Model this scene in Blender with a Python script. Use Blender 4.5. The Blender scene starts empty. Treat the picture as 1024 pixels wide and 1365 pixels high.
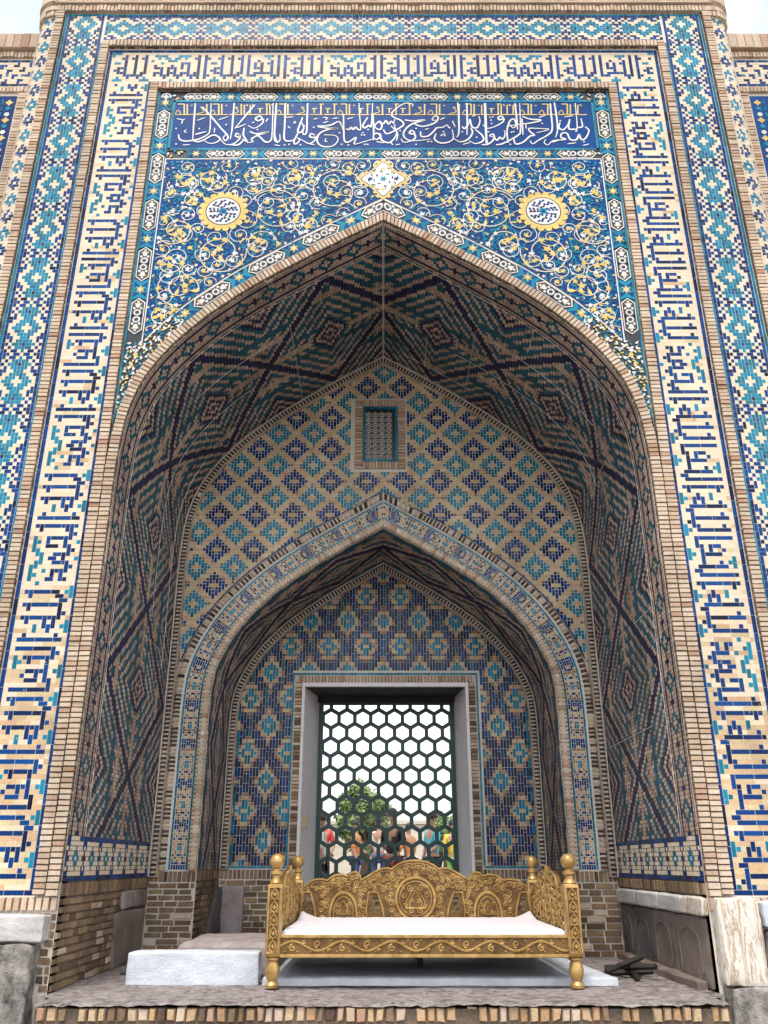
import bpy, bmesh, math, random
import numpy as np
from mathutils import Vector, noise
random.seed(7); rng = np.random.default_rng(7)
R = math.radians
SC = bpy.context.scene
COL = SC.collection

# ------------------------------------------------------------------ camera, light, exposure
F_PX, PITCH = 1124.0, R(22.6)
cam = bpy.data.objects.new('camera', bpy.data.cameras.new('camera')); COL.objects.link(cam)
cam.data.sensor_fit = 'VERTICAL'; cam.data.sensor_height = 36; cam.data.lens = F_PX / 1365 * 36
cam.data.clip_end = 2000
cam.rotation_euler = (math.pi / 2 + PITCH, 0, 0); cam.location = (0, 0, 0)
cam.data.shift_x = 0.0007
SC.camera = cam
SUN_EL, SUN_AZ = R(67), R(16)        # azimuth from behind the camera, towards the left
world = bpy.data.worlds.new('World'); SC.world = world; world.use_nodes = True
wn, wl = world.node_tree.nodes, world.node_tree.links
wn.clear()
sky = wn.new('ShaderNodeTexSky'); sky.sky_type = 'NISHITA'; sky.sun_disc = False
sky.sun_elevation = SUN_EL; sky.sun_rotation = math.pi + SUN_AZ
sky.dust_density = 3.0; sky.air_density = 1.3; sky.ozone_density = 1.5
wtc = wn.new('ShaderNodeTexCoord')
wno = wn.new('ShaderNodeTexNoise'); wno.inputs['Scale'].default_value = 1.6; wno.inputs['Detail'].default_value = 5
wra = wn.new('ShaderNodeValToRGB'); wra.color_ramp.elements[0].position = .42; wra.color_ramp.elements[1].position = .62; wra.color_ramp.elements[0].color = (.30, .30, .30, 1)
wmix = wn.new('ShaderNodeMix'); wmix.data_type = 'RGBA'
wmix.inputs[7].default_value = (13, 13.2, 13.6, 1)
wbg = wn.new('ShaderNodeBackground'); wbg.inputs['Strength'].default_value = 0.10
wout = wn.new('ShaderNodeOutputWorld')
wmap = wn.new('ShaderNodeMapping'); wmap.inputs['Location'].default_value = (0.3, 0.0, 0.0)
wl.new(wtc.outputs['Generated'], wmap.inputs[0]); wl.new(wmap.outputs[0], wno.inputs['Vector'])
wl.new(wno.outputs['Fac'], wra.inputs[0])
wl.new(wra.outputs[0], wmix.inputs[0]); wl.new(sky.outputs[0], wmix.inputs[6])
wl.new(wmix.outputs[2], wbg.inputs[0]); wl.new(wbg.outputs[0], wout.inputs[0])
sun = bpy.data.objects.new('sun', bpy.data.lights.new('sun', 'SUN')); COL.objects.link(sun)
sun.data.energy = 1.7; sun.data.angle = R(14); sun.data.color = (1, .955, .88)
# light travels from behind-left of the camera, downwards
dvec = Vector((math.sin(SUN_AZ) * math.cos(SUN_EL), math.cos(SUN_AZ) * math.cos(SUN_EL), -math.sin(SUN_EL)))
sun.rotation_euler = dvec.to_track_quat('-Z', 'Y').to_euler()
SC.view_settings.view_transform = 'Standard'; SC.view_settings.look = 'None'
SC.view_settings.gamma = 1; SC.view_settings.use_curve_mapping = False
SC.view_settings.exposure = 0.85

# ------------------------------------------------------------------ materials
def new_mat(name):
    m = bpy.data.materials.new(name); m.use_nodes = True
    nt = m.node_tree; return m, nt.nodes, nt.links, nt.nodes['Principled BSDF']
def ramp(n, stops):
    r = n.new('ShaderNodeValToRGB'); cr = r.color_ramp
    while len(cr.elements) < len(stops): cr.elements.new(0.5)
    for e, (p, c) in zip(cr.elements, stops): e.position = p; e.color = (*c, 1)
    return r
def piece_mat(name, cols, rough=.8, spec=.3, grime=.35, nscale=60, bump=.3, metallic=0, wear=None, coat=0):
    """a material of small fired pieces: every piece has its own tone (face attribute 'tint'), plus fine grain and dirt"""
    m, n, l, b = new_mat(name)
    at = n.new('ShaderNodeAttribute'); at.attribute_name = 'tint'
    k = len(cols)
    rp = ramp(n, [((i / (k - 1)) if k > 1 else 0, c) for i, c in enumerate(cols)])
    l.new(at.outputs['Fac'], rp.inputs[0])
    tc = n.new('ShaderNodeNewGeometry')
    no = n.new('ShaderNodeTexNoise'); no.inputs['Scale'].default_value = nscale; no.inputs['Detail'].default_value = 4
    l.new(tc.outputs['Position'], no.inputs['Vector'])
    no2 = n.new('ShaderNodeTexNoise'); no2.inputs['Scale'].default_value = 2.3; no2.inputs['Detail'].default_value = 6; no2.inputs['Roughness'].default_value = .65
    mpg = n.new('ShaderNodeMapping'); mpg.inputs['Scale'].default_value = (1, 1, .4); l.new(tc.outputs['Position'], mpg.inputs[0]); l.new(mpg.outputs[0], no2.inputs['Vector'])
    r1 = ramp(n, [(.36, (1 - grime,) * 3), (.6, (1, 1, 1))]); l.new(no2.outputs['Fac'], r1.inputs[0])
    r2 = ramp(n, [(.3, (1 - grime * .8,) * 3), (.62, (1, 1, 1))]); l.new(no.outputs['Fac'], r2.inputs[0])
    m1 = n.new('ShaderNodeMix'); m1.data_type = 'RGBA'; m1.blend_type = 'MULTIPLY'; m1.inputs[0].default_value = 1
    m2 = n.new('ShaderNodeMix'); m2.data_type = 'RGBA'; m2.blend_type = 'MULTIPLY'; m2.inputs[0].default_value = 1
    l.new(rp.outputs[0], m1.inputs[6]); l.new(r1.outputs[0], m1.inputs[7])
    l.new(m1.outputs[2], m2.inputs[6]); l.new(r2.outputs[0], m2.inputs[7])
    out = m2.outputs[2]
    if wear:
        no3 = n.new('ShaderNodeTexNoise'); no3.inputs['Scale'].default_value = 38; no3.inputs['Detail'].default_value = 3
        l.new(tc.outputs['Position'], no3.inputs['Vector'])
        r3 = ramp(n, [(.72, (0, 0, 0)), (.75, (1, 1, 1))]); l.new(no3.outputs['Fac'], r3.inputs[0])
        m3 = n.new('ShaderNodeMix'); m3.data_type = 'RGBA'; l.new(r3.outputs[0], m3.inputs[0])
        l.new(out, m3.inputs[6]); m3.inputs[7].default_value = (*wear, 1); out = m3.outputs[2]
    l.new(out, b.inputs['Base Color'])
    b.inputs['Roughness'].default_value = rough; b.inputs['Specular IOR Level'].default_value = spec
    b.inputs['Metallic'].default_value = metallic; b.inputs['Coat Weight'].default_value = coat
    bp = n.new('ShaderNodeBump'); bp.inputs['Strength'].default_value = bump; bp.inputs['Distance'].default_value = .004
    l.new(no.outputs['Fac'], bp.inputs['Height']); l.new(bp.outputs[0], b.inputs['Normal'])
    return m
CREAM, NAVY, TURQ, BROWN, BLACK, BLUE, YELLOW, WHITE, BRICK, MORTAR, SOOT_SHADED, SHADED_TURQ, SHADED_NAVY, DADO, GREYM, ORANGE, SOOTB, WARM = range(18)
MATS = [
    piece_mat('cream_brick', [(.80, .67, .50), (.79, .65, .47), (.76, .60, .42), (.81, .69, .53)], .8, .25, .15, bump=.15),
    piece_mat('navy_glaze', [(.002, .005, .03), (.001, .034, .17), (.001, .064, .26), (.001, .026, .12)], .26, .18, .15, wear=(.5, .4, .3)),
    piece_mat('turquoise_glaze', [(.003, .12, .19), (.004, .20, .33), (.006, .26, .40), (.003, .15, .20)], .26, .20, .15, wear=(.5, .42, .32)),
    piece_mat('brown_brick', [(.40, .22, .12), (.30, .16, .09), (.48, .28, .15)], .85, .2, .35),
    piece_mat('black_glaze', [(.01, .012, .02), (.02, .02, .03)], .3, .5, .2),
    piece_mat('blue_glaze', [(.001, .020, .13), (.001, .052, .23), (.003, .085, .33)], .32, .14, .35, nscale=26),
    piece_mat('yellow_glaze', [(.62, .42, .06), (.75, .55, .14), (.66, .48, .16)], .3, .5, .2),
    piece_mat('white_glaze', [(.78, .76, .72), (.70, .66, .60), (.80, .78, .76)], .3, .5, .2),
    piece_mat('rib_brick', [(.60, .45, .32), (.70, .57, .44), (.54, .39, .27), (.66, .54, .42), (.46, .27, .18)], .85, .2, .25),
    piece_mat('lime_mortar', [(.74, .68, .60), (.78, .72, .64)], .9, .15, .2),
    piece_mat('sooty_shaded_brick', [(.58, .40, .29), (.68, .50, .38), (.46, .31, .23), (.64, .46, .35)], .85, .2, .4),  # vault brick: soot plus recess shade put into the tone
    piece_mat('shaded_turquoise', [(.002, .05, .085), (.002, .13, .19), (.002, .08, .13)], .35, .3, .3),  # darker copy of the turquoise, recess shade painted into the glaze
    piece_mat('shaded_navy', [(.001, .008, .05), (.001, .018, .11), (.002, .006, .03)], .4, .3, .3),  # navy darkened in its colour to stand for shade in vault and niche
    piece_mat('dado_brick', [(.32, .21, .13), (.42, .29, .17), (.22, .14, .09), (.36, .26, .16), (.12, .08, .06)], .88, .2, .45),
    piece_mat('grey_mortar', [(.17, .13, .10), (.22, .17, .13)], .92, .15, .45),
    piece_mat('orange_brick', [(.60, .42, .25), (.54, .33, .18), (.68, .52, .34)], .85, .2, .35),
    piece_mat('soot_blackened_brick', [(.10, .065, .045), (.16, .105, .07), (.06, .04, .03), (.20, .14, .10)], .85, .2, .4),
    piece_mat('warm_cream_brick', [(.76, .60, .40), (.70, .46, .25), (.62, .44, .28), (.74, .62, .36), (.66, .40, .24)], .85, .2, .25),
]
def stone_mat(name, c1, c2, scale=3, vein=None, rough=.7, bump=.5, spec=.3):
    m, n, l, b = new_mat(name)
    tc = n.new('ShaderNodeTexCoord')
    no = n.new('ShaderNodeTexNoise'); no.inputs['Scale'].default_value = scale; no.inputs['Detail'].default_value = 10; no.inputs['Roughness'].default_value = .7
    l.new(tc.outputs['Object'], no.inputs['Vector'])
    r = ramp(n, [(.35, c1), (.65, c2)]); l.new(no.outputs['Fac'], r.inputs[0]); out = r.outputs[0]
    if vein:
        mp = n.new('ShaderNodeMapping'); mp.inputs['Scale'].default_value = (5, 5, .8); mp.inputs['Rotation'].default_value = (0, .25, 0)
        l.new(tc.outputs['Object'], mp.inputs[0])
        n3 = n.new('ShaderNodeTexNoise'); n3.inputs['Scale'].default_value = 2.2; n3.inputs['Detail'].default_value = 8; n3.inputs['Roughness'].default_value = .75; n3.inputs['Distortion'].default_value = 1.2
        l.new(mp.outputs[0], n3.inputs['Vector'])
        r3 = ramp(n, [(.50, (0, 0, 0)), (.56, (1, 1, 1)), (.62, (0, 0, 0))]); l.new(n3.outputs['Fac'], r3.inputs[0])
        mx = n.new('ShaderNodeMix'); mx.data_type = 'RGBA'; l.new(r3.outputs[0], mx.inputs[0]); l.new(out, mx.inputs[6]); mx.inputs[7].default_value = (*vein, 1); out = mx.outputs[2]
    l.new(out, b.inputs['Base Color']); b.inputs['Roughness'].default_value = rough; b.inputs['Specular IOR Level'].default_value = spec
    n2 = n.new('ShaderNodeTexNoise'); n2.inputs['Scale'].default_value = scale * 9; n2.inputs['Detail'].default_value = 8; n2.inputs['Roughness'].default_value = .7
    l.new(tc.outputs['Object'], n2.inputs['Vector'])
    bp = n.new('ShaderNodeBump'); bp.inputs['Strength'].default_value = bump; bp.inputs['Distance'].default_value = .02
    l.new(n2.outputs['Fac'], bp.inputs['Height']); l.new(bp.outputs[0], b.inputs['Normal'])
    return m
M_MARBLE = stone_mat('white_marble', (.50, .54, .60), (.68, .71, .76), 7, None, .55, .5)
M_VEIN = stone_mat('veined_limestone', (.62, .55, .45), (.74, .70, .64), 3, (.36, .25, .15), .6, .35)
M_PALE = stone_mat('pale_stone', (.42, .40, .39), (.62, .59, .57), 5, None, .7, .5)
M_DARK = stone_mat('dark_slate', (.05, .05, .055), (.17, .155, .15), 3.5, None, .55, .5)
M_SLATE = stone_mat('brown_slate', (.13, .10, .085), (.26, .21, .18), 3.5, None, .55, .5)
M_PINK = stone_mat('pinkish_stone', (.26, .21, .20), (.42, .36, .35), 6, None, .7, .5)
M_ROUGH = stone_mat('weathered_stone', (.04, .035, .03), (.50, .46, .42), 9, None, .85, 1.0)
M_FLOOR = stone_mat('worn_paving', (.11, .09, .085), (.36, .31, .295), 9, (.45, .40, .38), .75, .9)
M_GROUND = stone_mat('courtyard_paving', (.17, .155, .14), (.26, .24, .215), 2, None, .85, .3)
M_PLASTER = stone_mat('white_plaster', (.74, .70, .69), (.84, .81, .81), 2, None, .8, .15)
M_BEAM = stone_mat('dark_beam', (.012, .014, .012), (.035, .035, .03), 5, None, .6, .3)
M_GREEN = stone_mat('dark_green_paint', (.004, .035, .035), (.010, .06, .058), 9, None, .35, .2, .5)
M_BLACKWOOD = stone_mat('black_wood', (.015, .014, .013), (.04, .035, .03), 8, None, .6, .4)
M_BRASS = stone_mat('brass', (.45, .33, .13), (.55, .42, .18), 9, None, .35, .1)
def gold_mat(name, a, c, rough=.38, bump=.5):
    m, n, l, b = new_mat(name)
    tc = n.new('ShaderNodeTexCoord'); no = n.new('ShaderNodeTexNoise'); no.inputs['Scale'].default_value = 14; no.inputs['Detail'].default_value = 6
    l.new(tc.outputs['Object'], no.inputs['Vector']); r = ramp(n, [(.35, a), (.62, c)]); l.new(no.outputs['Fac'], r.inputs[0]); l.new(r.outputs[0], b.inputs['Base Color'])
    b.inputs['Metallic'].default_value = .35; b.inputs['Roughness'].default_value = rough
    v = n.new('ShaderNodeTexNoise'); v.inputs['Scale'].default_value = 90; v.inputs['Detail'].default_value = 3; l.new(tc.outputs['Object'], v.inputs['Vector'])
    bp = n.new('ShaderNodeBump'); bp.inputs['Strength'].default_value = bump; bp.inputs['Distance'].default_value = .006
    l.new(v.outputs['Fac'], bp.inputs['Height']); l.new(bp.outputs[0], b.inputs['Normal']); return m
M_GOLD = gold_mat('gold_paint', (.33, .19, .055), (.52, .33, .115), .34, .25)
M_GOLDG = gold_mat('patinated_gold_ground', (.10, .05, .016), (.20, .11, .035), .55, .9)
def cloth_mat():
    m, n, l, b = new_mat('white_quilt')
    tc = n.new('ShaderNodeTexCoord'); w = n.new('ShaderNodeTexWave'); w.bands_direction = 'X'; w.inputs['Scale'].default_value = 14; w.inputs['Distortion'].default_value = 1.5
    l.new(tc.outputs['Object'], w.inputs['Vector']); r = ramp(n, [(0, (.60, .57, .60)), (1, (.76, .74, .77))]); l.new(w.outputs['Fac'], r.inputs[0]); l.new(r.outputs[0], b.inputs['Base Color'])
    b.inputs['Roughness'].default_value = .9; bp = n.new('ShaderNodeBump'); bp.inputs['Strength'].default_value = .5; bp.inputs['Distance'].default_value = .006
    l.new(w.outputs['Fac'], bp.inputs['Height']); l.new(bp.outputs[0], b.inputs['Normal']); return m
M_CLOTH = cloth_mat()
def flat(name, c, rough=.8):
    m, n, l, b = new_mat(name); no = n.new('ShaderNodeTexNoise'); no.inputs['Scale'].default_value = 12
    r = ramp(n, [(.3, tuple(x * .75 for x in c)), (.7, c)]); l.new(no.outputs['Fac'], r.inputs[0]); l.new(r.outputs[0], b.inputs['Base Color'])
    b.inputs['Roughness'].default_value = rough; return m

# ------------------------------------------------------------------ object helpers
def link(o, parent=None):
    COL.objects.link(o)
    if parent is not None: o.parent = parent
    return o
def obj(name, me, parent=None, kind=None):
    o = link(bpy.data.objects.new(name, me), parent)
    if kind: o['kind'] = kind
    return o
def thing(name, label, cat, loc=(0, 0, 0), group=None):
    o = bpy.data.objects.new(name, None); COL.objects.link(o); o.location = loc
    o.empty_display_size = .1
    o['label'] = label; o['category'] = cat
    if group: o['group'] = group
    return o
def tag(o, label, cat, group=None):
    o['label'] = label; o['category'] = cat
    if group: o['group'] = group
    return o
def mesh_from(name, verts, faces, mats, midx=None, tint=None, smooth=False):
    """verts (n,3) array, faces (m,4) int array of quads or list of lists"""
    me = bpy.data.meshes.new(name)
    if isinstance(faces, np.ndarray):
        nf, k = faces.shape
        me.vertices.add(len(verts)); me.vertices.foreach_set('co', np.asarray(verts, dtype=np.float32).ravel())
        me.loops.add(nf * k); me.loops.foreach_set('vertex_index', faces.astype(np.int32).ravel())
        me.polygons.add(nf); me.polygons.foreach_set('loop_start', (np.arange(nf) * k).astype(np.int32))
        me.polygons.foreach_set('loop_total', np.full(nf, k, np.int32))
    else:
        me.from_pydata([tuple(v) for v in verts], [], faces); nf = len(faces)
    for m in (mats if isinstance(mats, (list, tuple)) else [mats]): me.materials.append(m)
    if midx is not None: me.polygons.foreach_set('material_index', np.asarray(midx, np.int32))
    a = me.attributes.new('tint', 'FLOAT', 'FACE')
    a.data.foreach_set('value', np.asarray(tint if tint is not None else rng.random(nf), np.float32))
    me.update(calc_edges=True)
    me.validate()
    if smooth: me.shade_smooth()
    else: me.shade_flat()
    return me
class MB:
    """collects boxes, tubes, lathes into one mesh"""
    def __init__(s): s.v = []; s.f = []
    def box(s, x0, x1, y0, y1, z0, z1, ch=0.0):
        if ch <= 0:
            n = len(s.v)
            s.v += [(x, y, z) for z in (z0, z1) for y in (y0, y1) for x in (x0, x1)]
            s.f += [[n, n+2, n+3, n+1], [n+4, n+5, n+7, n+6], [n, n+1, n+5, n+4], [n+2, n+6, n+7, n+3], [n, n+4, n+6, n+2], [n+1, n+3, n+7, n+5]]
            return s
        bm = bmesh.new(); g = bmesh.ops.create_cube(bm, size=1)
        for v in bm.verts: v.co = Vector(((x0+x1)/2 + v.co.x*(x1-x0), (y0+y1)/2 + v.co.y*(y1-y0), (z0+z1)/2 + v.co.z*(z1-z0)))
        bmesh.ops.bevel(bm, geom=bm.edges[:] , offset=ch, segments=2, affect='EDGES', profile=.5)
        s.add_bm(bm); return s
    def add_bm(s, bm):
        n = len(s.v); bm.verts.index_update()
        s.v += [tuple(v.co) for v in bm.verts]; s.f += [[n + v.index for v in f.verts] for f in bm.faces]; bm.free()
    def lathe(s, prof, c, seg=24):
        n = len(s.v)
        for r, z in prof:
            for i in range(seg):
                a = 2 * math.pi * i / seg; s.v.append((c[0] + r * math.cos(a), c[1] + r * math.sin(a), c[2] + z))
        for j in range(len(prof) - 1):
            for i in range(seg):
                i2 = (i + 1) % seg
                s.f.append([n + j*seg + i, n + j*seg + i2, n + (j+1)*seg + i2, n + (j+1)*seg + i])
        s.f.append([n + i for i in range(seg)][::-1]); s.f.append([n + (len(prof)-1)*seg + i for i in range(seg)])
        return s
    def tube(s, pts, r, seg=6, flat_axis=None):
        """round bar along pts; r number or list"""
        pts = [Vector(p) for p in pts]; n = len(s.v); k = len(pts)
        rr = r if isinstance(r, (list, tuple)) else [r] * k
        up0 = Vector((0, 1, 0)) if flat_axis is None else Vector(flat_axis)
        for i, p in enumerate(pts):
            t = (pts[min(i+1, k-1)] - pts[max(i-1, 0)])
            if t.length < 1e-9: t = Vector((0, 0, 1))
            t.normalize(); up = up0 if abs(t.dot(up0)) < .95 else Vector((1, 0, 0))
            a = t.cross(up).normalized(); b = a.cross(t).normalized()
            for q in range(seg):
                an = 2 * math.pi * q / seg; s.v.append(tuple(p + (a * math.cos(an) + b * math.sin(an)) * rr[i]))
        for j in range(k - 1):
            for q in range(seg):
                q2 = (q + 1) % seg
                s.f.append([n + j*seg + q, n + j*seg + q2, n + (j+1)*seg + q2, n + (j+1)*seg + q])
        s.f.append([n + q for q in range(seg)][::-1]); s.f.append([n + (k-1)*seg + q for q in range(seg)])
        return s
    def mesh(s, name, mat, smooth=False):
        me = mesh_from(name, s.v, s.f, mat, smooth=False)
        if smooth:
            me.shade_smooth()
            try: me.set_sharp_from_angle(angle=R(35))
            except Exception: pass
        return me
    def build(s, name, mat, parent=None, smooth=False, kind=None): return obj(name, s.mesh(name, mat, smooth), parent, kind)

def fill2d(name, loops, y, thick, mat, parent=None, bevel=0.0, kind=None, xf=None):
    """a flat board in the XZ plane (outline minus holes) with real thickness; front face at y, back at y+thick"""
    cu = bpy.data.curves.new(name, 'CURVE'); cu.dimensions = '2D'; cu.fill_mode = 'BOTH' ; cu.extrude = thick / 2; cu.bevel_depth = bevel; cu.bevel_resolution = 1
    cu.offset = -bevel
    for lp in loops:
        sp = cu.splines.new('POLY'); sp.points.add(len(lp) - 1); sp.use_cyclic_u = True
        for p, (a, b) in zip(sp.points, lp): p.co = (a, b, 0, 1)
    t = bpy.data.objects.new('t', cu); COL.objects.link(t)
    me = bpy.data.meshes.new_from_object(t.evaluated_get(bpy.context.evaluated_depsgraph_get()))
    bpy.data.objects.remove(t); bpy.data.curves.remove(cu)
    co = np.empty(len(me.vertices) * 3, np.float32); me.vertices.foreach_get('co', co); co = co.reshape(-1, 3)
    new = np.stack([co[:, 0], y + thick / 2 - co[:, 2], co[:, 1]], 1)
    if xf is not None: new = xf(new)
    me.vertices.foreach_set('co', new.astype(np.float32).ravel()); me.update(); me.name = name
    me.materials.clear(); me.materials.append(mat)
    a = me.attributes.new('tint', 'FLOAT', 'FACE'); a.data.foreach_set('value', np.full(len(me.polygons), .5, np.float32))
    return obj(name, me, parent, kind)

# ------------------------------------------------------------------ pieces: bricks and tiles laid over a surface
def cam_px(P):
    c, s = math.cos(PITCH), math.sin(PITCH)
    w = P[..., 1] * c + P[..., 2] * s
    return np.stack([511 + F_PX * P[..., 0] / w, 682.5 - F_PX * (P[..., 2] * c - P[..., 1] * s) / w], -1)
SURF = {}       # surface name -> list of (V (n,8,3), col, tint, kind)
def lay(surface, fmap, U0, U1, V0, V1, col, h=.0022, gap=.0019, bev=.0008, kind='glazed_tile', jit=.0006, wob=0.0, cg=1.0):
    """fmap(u,v) -> (P (n,3), N (n,3)).  one frustum-like piece per rectangle, standing h proud of the mortar"""
    U0, U1, V0, V1 = (np.asarray(a, float) for a in (U0, U1, V0, V1)); n = len(U0)
    if n == 0: return
    col = np.broadcast_to(np.asarray(col), (n,)).copy()
    hh = np.asarray(h) + rng.normal(0, jit, n)
    gap_ = np.where(np.isin(col, (CREAM, 17)), gap * cg, gap); hh = np.where(np.isin(col, (CREAM, 17)), hh * cg, hh)
    V = np.empty((n, 8, 3))
    w = rng.normal(0, wob, (n, 4)) if wob else np.zeros((n, 4))
    for k, (su, sv) in enumerate(((0, 0), (1, 0), (1, 1), (0, 1))):
        for lev in (0, 1):
            g = gap_ + (bev if lev else 0)
            u = (U1 - g if su else U0 + g) + w[:, k]; v = (V1 - g if sv else V0 + g) + w[:, (k + 1) % 4]
            P, N = fmap(u, v)
            V[:, k + 4 * lev] = P + N * (hh[:, None] if lev else -.003)
    Pc, Nc = fmap((U0 + U1) / 2, (V0 + V1) / 2)
    nn = np.cross(V[:, 5] - V[:, 4], V[:, 7] - V[:, 4])
    fl = (nn * Nc).sum(1) < 0
    V[fl] = V[fl][:, [0, 3, 2, 1, 4, 7, 6, 5]]
    SURF.setdefault(surface, []).append((V, col, rng.random(n), np.array([kind] * n)))
PF = np.array([[4, 5, 6, 7], [0, 1, 5, 4], [1, 2, 6, 5], [2, 3, 7, 6], [3, 0, 4, 7]])
def finalise(parent_of, n_each=300):
    allV = []; ref = []
    for s, lst in SURF.items():
        if s not in parent_of: continue
        for li, (V, c, t, k) in enumerate(lst):
            px = cam_px(V[:, 4:]); ctr = px.mean(1)
            ar = .5 * np.abs((px[:, 2, 0] - px[:, 0, 0]) * (px[:, 3, 1] - px[:, 1, 1]) - (px[:, 3, 0] - px[:, 1, 0]) * (px[:, 2, 1] - px[:, 0, 1]))
            inside = (ctr[:, 0] > 3) & (ctr[:, 0] < 1021) & (ctr[:, 1] > 3) & (ctr[:, 1] < 1362)
            bed = (ctr[:, 0] > 350) & (ctr[:, 0] < 780) & (ctr[:, 1] > 1160) & (V[:, 0, 1] > 6.6)
            blk = (ctr[:, 0] > 165) & (ctr[:, 0] < 350) & (ctr[:, 1] > 1240) & (V[:, 0, 1] > 6.6)
            bad = ~inside | bed | blk
            ar = np.where(bad, 0, ar)
            for i in np.nonzero(ar > 12)[0]: ref.append((ar[i], parent_of[s].name, s, li, int(i), k[i]))
    ref.sort(key=lambda r: -r[0]); cnt = {}; take = {}
    for r in ref:
        key = (r[1], r[5])
        if cnt.get(key, 0) >= n_each: continue
        cnt[key] = cnt.get(key, 0) + 1; take.setdefault((r[2], r[3]), []).append(r[4])
    for s, lst in SURF.items():
        if s not in parent_of: continue
        par = parent_of[s]; keepV, keepC, keepT = [], [], []
        for li, (V, c, t, k) in enumerate(lst):
            idx = take.get((s, li), [])
            for i in idx:
                me = bpy.data.meshes.new(str(k[i])); ctr = V[i].mean(0)
                me.from_pydata([tuple(p - ctr) for p in V[i]], [], [list(map(int, f)) for f in PF] + [[3, 2, 1, 0]])
                me.materials.append(MATS[c[i]]); a = me.attributes.new('tint', 'FLOAT', 'FACE'); a.data.foreach_set('value', [float(t[i])] * 6)
                o = obj(str(k[i]), me, par); o.location = tuple(ctr)
            m = np.ones(len(V), bool); m[idx] = False
            keepV.append(V[m]); keepC.append(c[m]); keepT.append(t[m])
        V = np.concatenate(keepV); c = np.concatenate(keepC); t = np.concatenate(keepT)
        if not len(V): continue
        n = len(V); faces = (np.arange(n)[:, None, None] * 8 + PF[None]).reshape(-1, 4)
        used = np.unique(c); remap = np.zeros(len(MATS), int); remap[used] = np.arange(len(used))
        me = mesh_from(s, V.reshape(-1, 3), faces, [MATS[u] for u in used], np.repeat(remap[c], 5), np.repeat(t, 5))
        obj(s, me, par, 'stuff')

def runs(G, maxrun=4, bgcols=(CREAM, 17), bgdir='h', bgmax=4, coldir=None):
    """merge equal neighbouring cells of a grid (rows r, columns c) into pieces: yields c0,c1,r0,r1,colour"""
    Rn, Cn = G.shape; used = G < 0; out = []
    used = used.copy()
    def run(r, c, dr, dc, mx):
        k = 1; g = G[r, c]
        while k < mx:
            rr, cc = r + dr * k, c + dc * k
            if rr >= Rn or cc >= Cn or used[rr, cc] or G[rr, cc] != g: break
            k += 1
        return k
    for r in range(Rn):
        for c in range(Cn):
            if used[r, c]: continue
            g = G[r, c]
            if g in bgcols:
                mx = random.choice((bgmax - 1, bgmax, bgmax)) if bgmax > 1 else 1
                if bgdir == 'h': kh, kv = run(r, c, 0, 1, mx), 1
                else: kh, kv = 1, run(r, c, 1, 0, mx)
            else:
                if coldir == 'h': kh, kv = run(r, c, 0, 1, maxrun), 1
                elif coldir == 'v': kh, kv = 1, run(r, c, 1, 0, maxrun)
                else:
                    kh, kv = run(r, c, 0, 1, maxrun), run(r, c, 1, 0, maxrun)
                    if kh >= kv: kv = 1
                    else: kh = 1
            used[r:r + kv, c:c + kh] = True
            out.append((c, c + kh, r, r + kv, g))
    return np.array(out, float).reshape(-1, 5)
def lay_grid(surface, fmap, G, u0, v0, cu, cv, **kw):
    rk = {k: kw.pop(k) for k in ('maxrun', 'bgcols', 'bgdir', 'bgmax', 'coldir') if k in kw}
    o = runs(G, **rk)
    if len(o): lay(surface, fmap, u0 + o[:, 0] * cu, u0 + o[:, 1] * cu, v0 + o[:, 2] * cv, v0 + o[:, 3] * cv, o[:, 4].astype(int), **kw)

def plane(y):            # u = x, v = z, facing the viewer
    def f(u, v): return np.stack([u, np.full_like(u, y), v], -1), np.broadcast_to(np.array([0., -1, 0]), u.shape + (3,))
    return f
def swap(f): return lambda u, v: f(v, u)
def wallx(x, s):         # u = y (depth), v = z, on the plane X = x, facing s
    def f(u, v): return np.stack([np.full_like(u, x), u, v], -1), np.broadcast_to(np.array([float(s), 0, 0]), u.shape + (3,))
    return f
def smooth_path(pts, step=.03):
    P = np.array(pts, float); out = []
    Q = np.vstack([2 * P[0] - P[1], P, 2 * P[-1] - P[-2]])
    for i in range(1, len(Q) - 2):
        p0, p1, p2, p3 = Q[i-1:i+3]
        m = max(2, int(np.linalg.norm(p2 - p1) / step))
        for t in np.linspace(0, 1, m, endpoint=False):
            out.append(.5 * (2*p1 + (p2-p0)*t + (2*p0-5*p1+4*p2-p3)*t*t + (-p0+3*p1-3*p2+p3)*t**3))
    out.append(P[-1]); return np.array(out)
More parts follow.
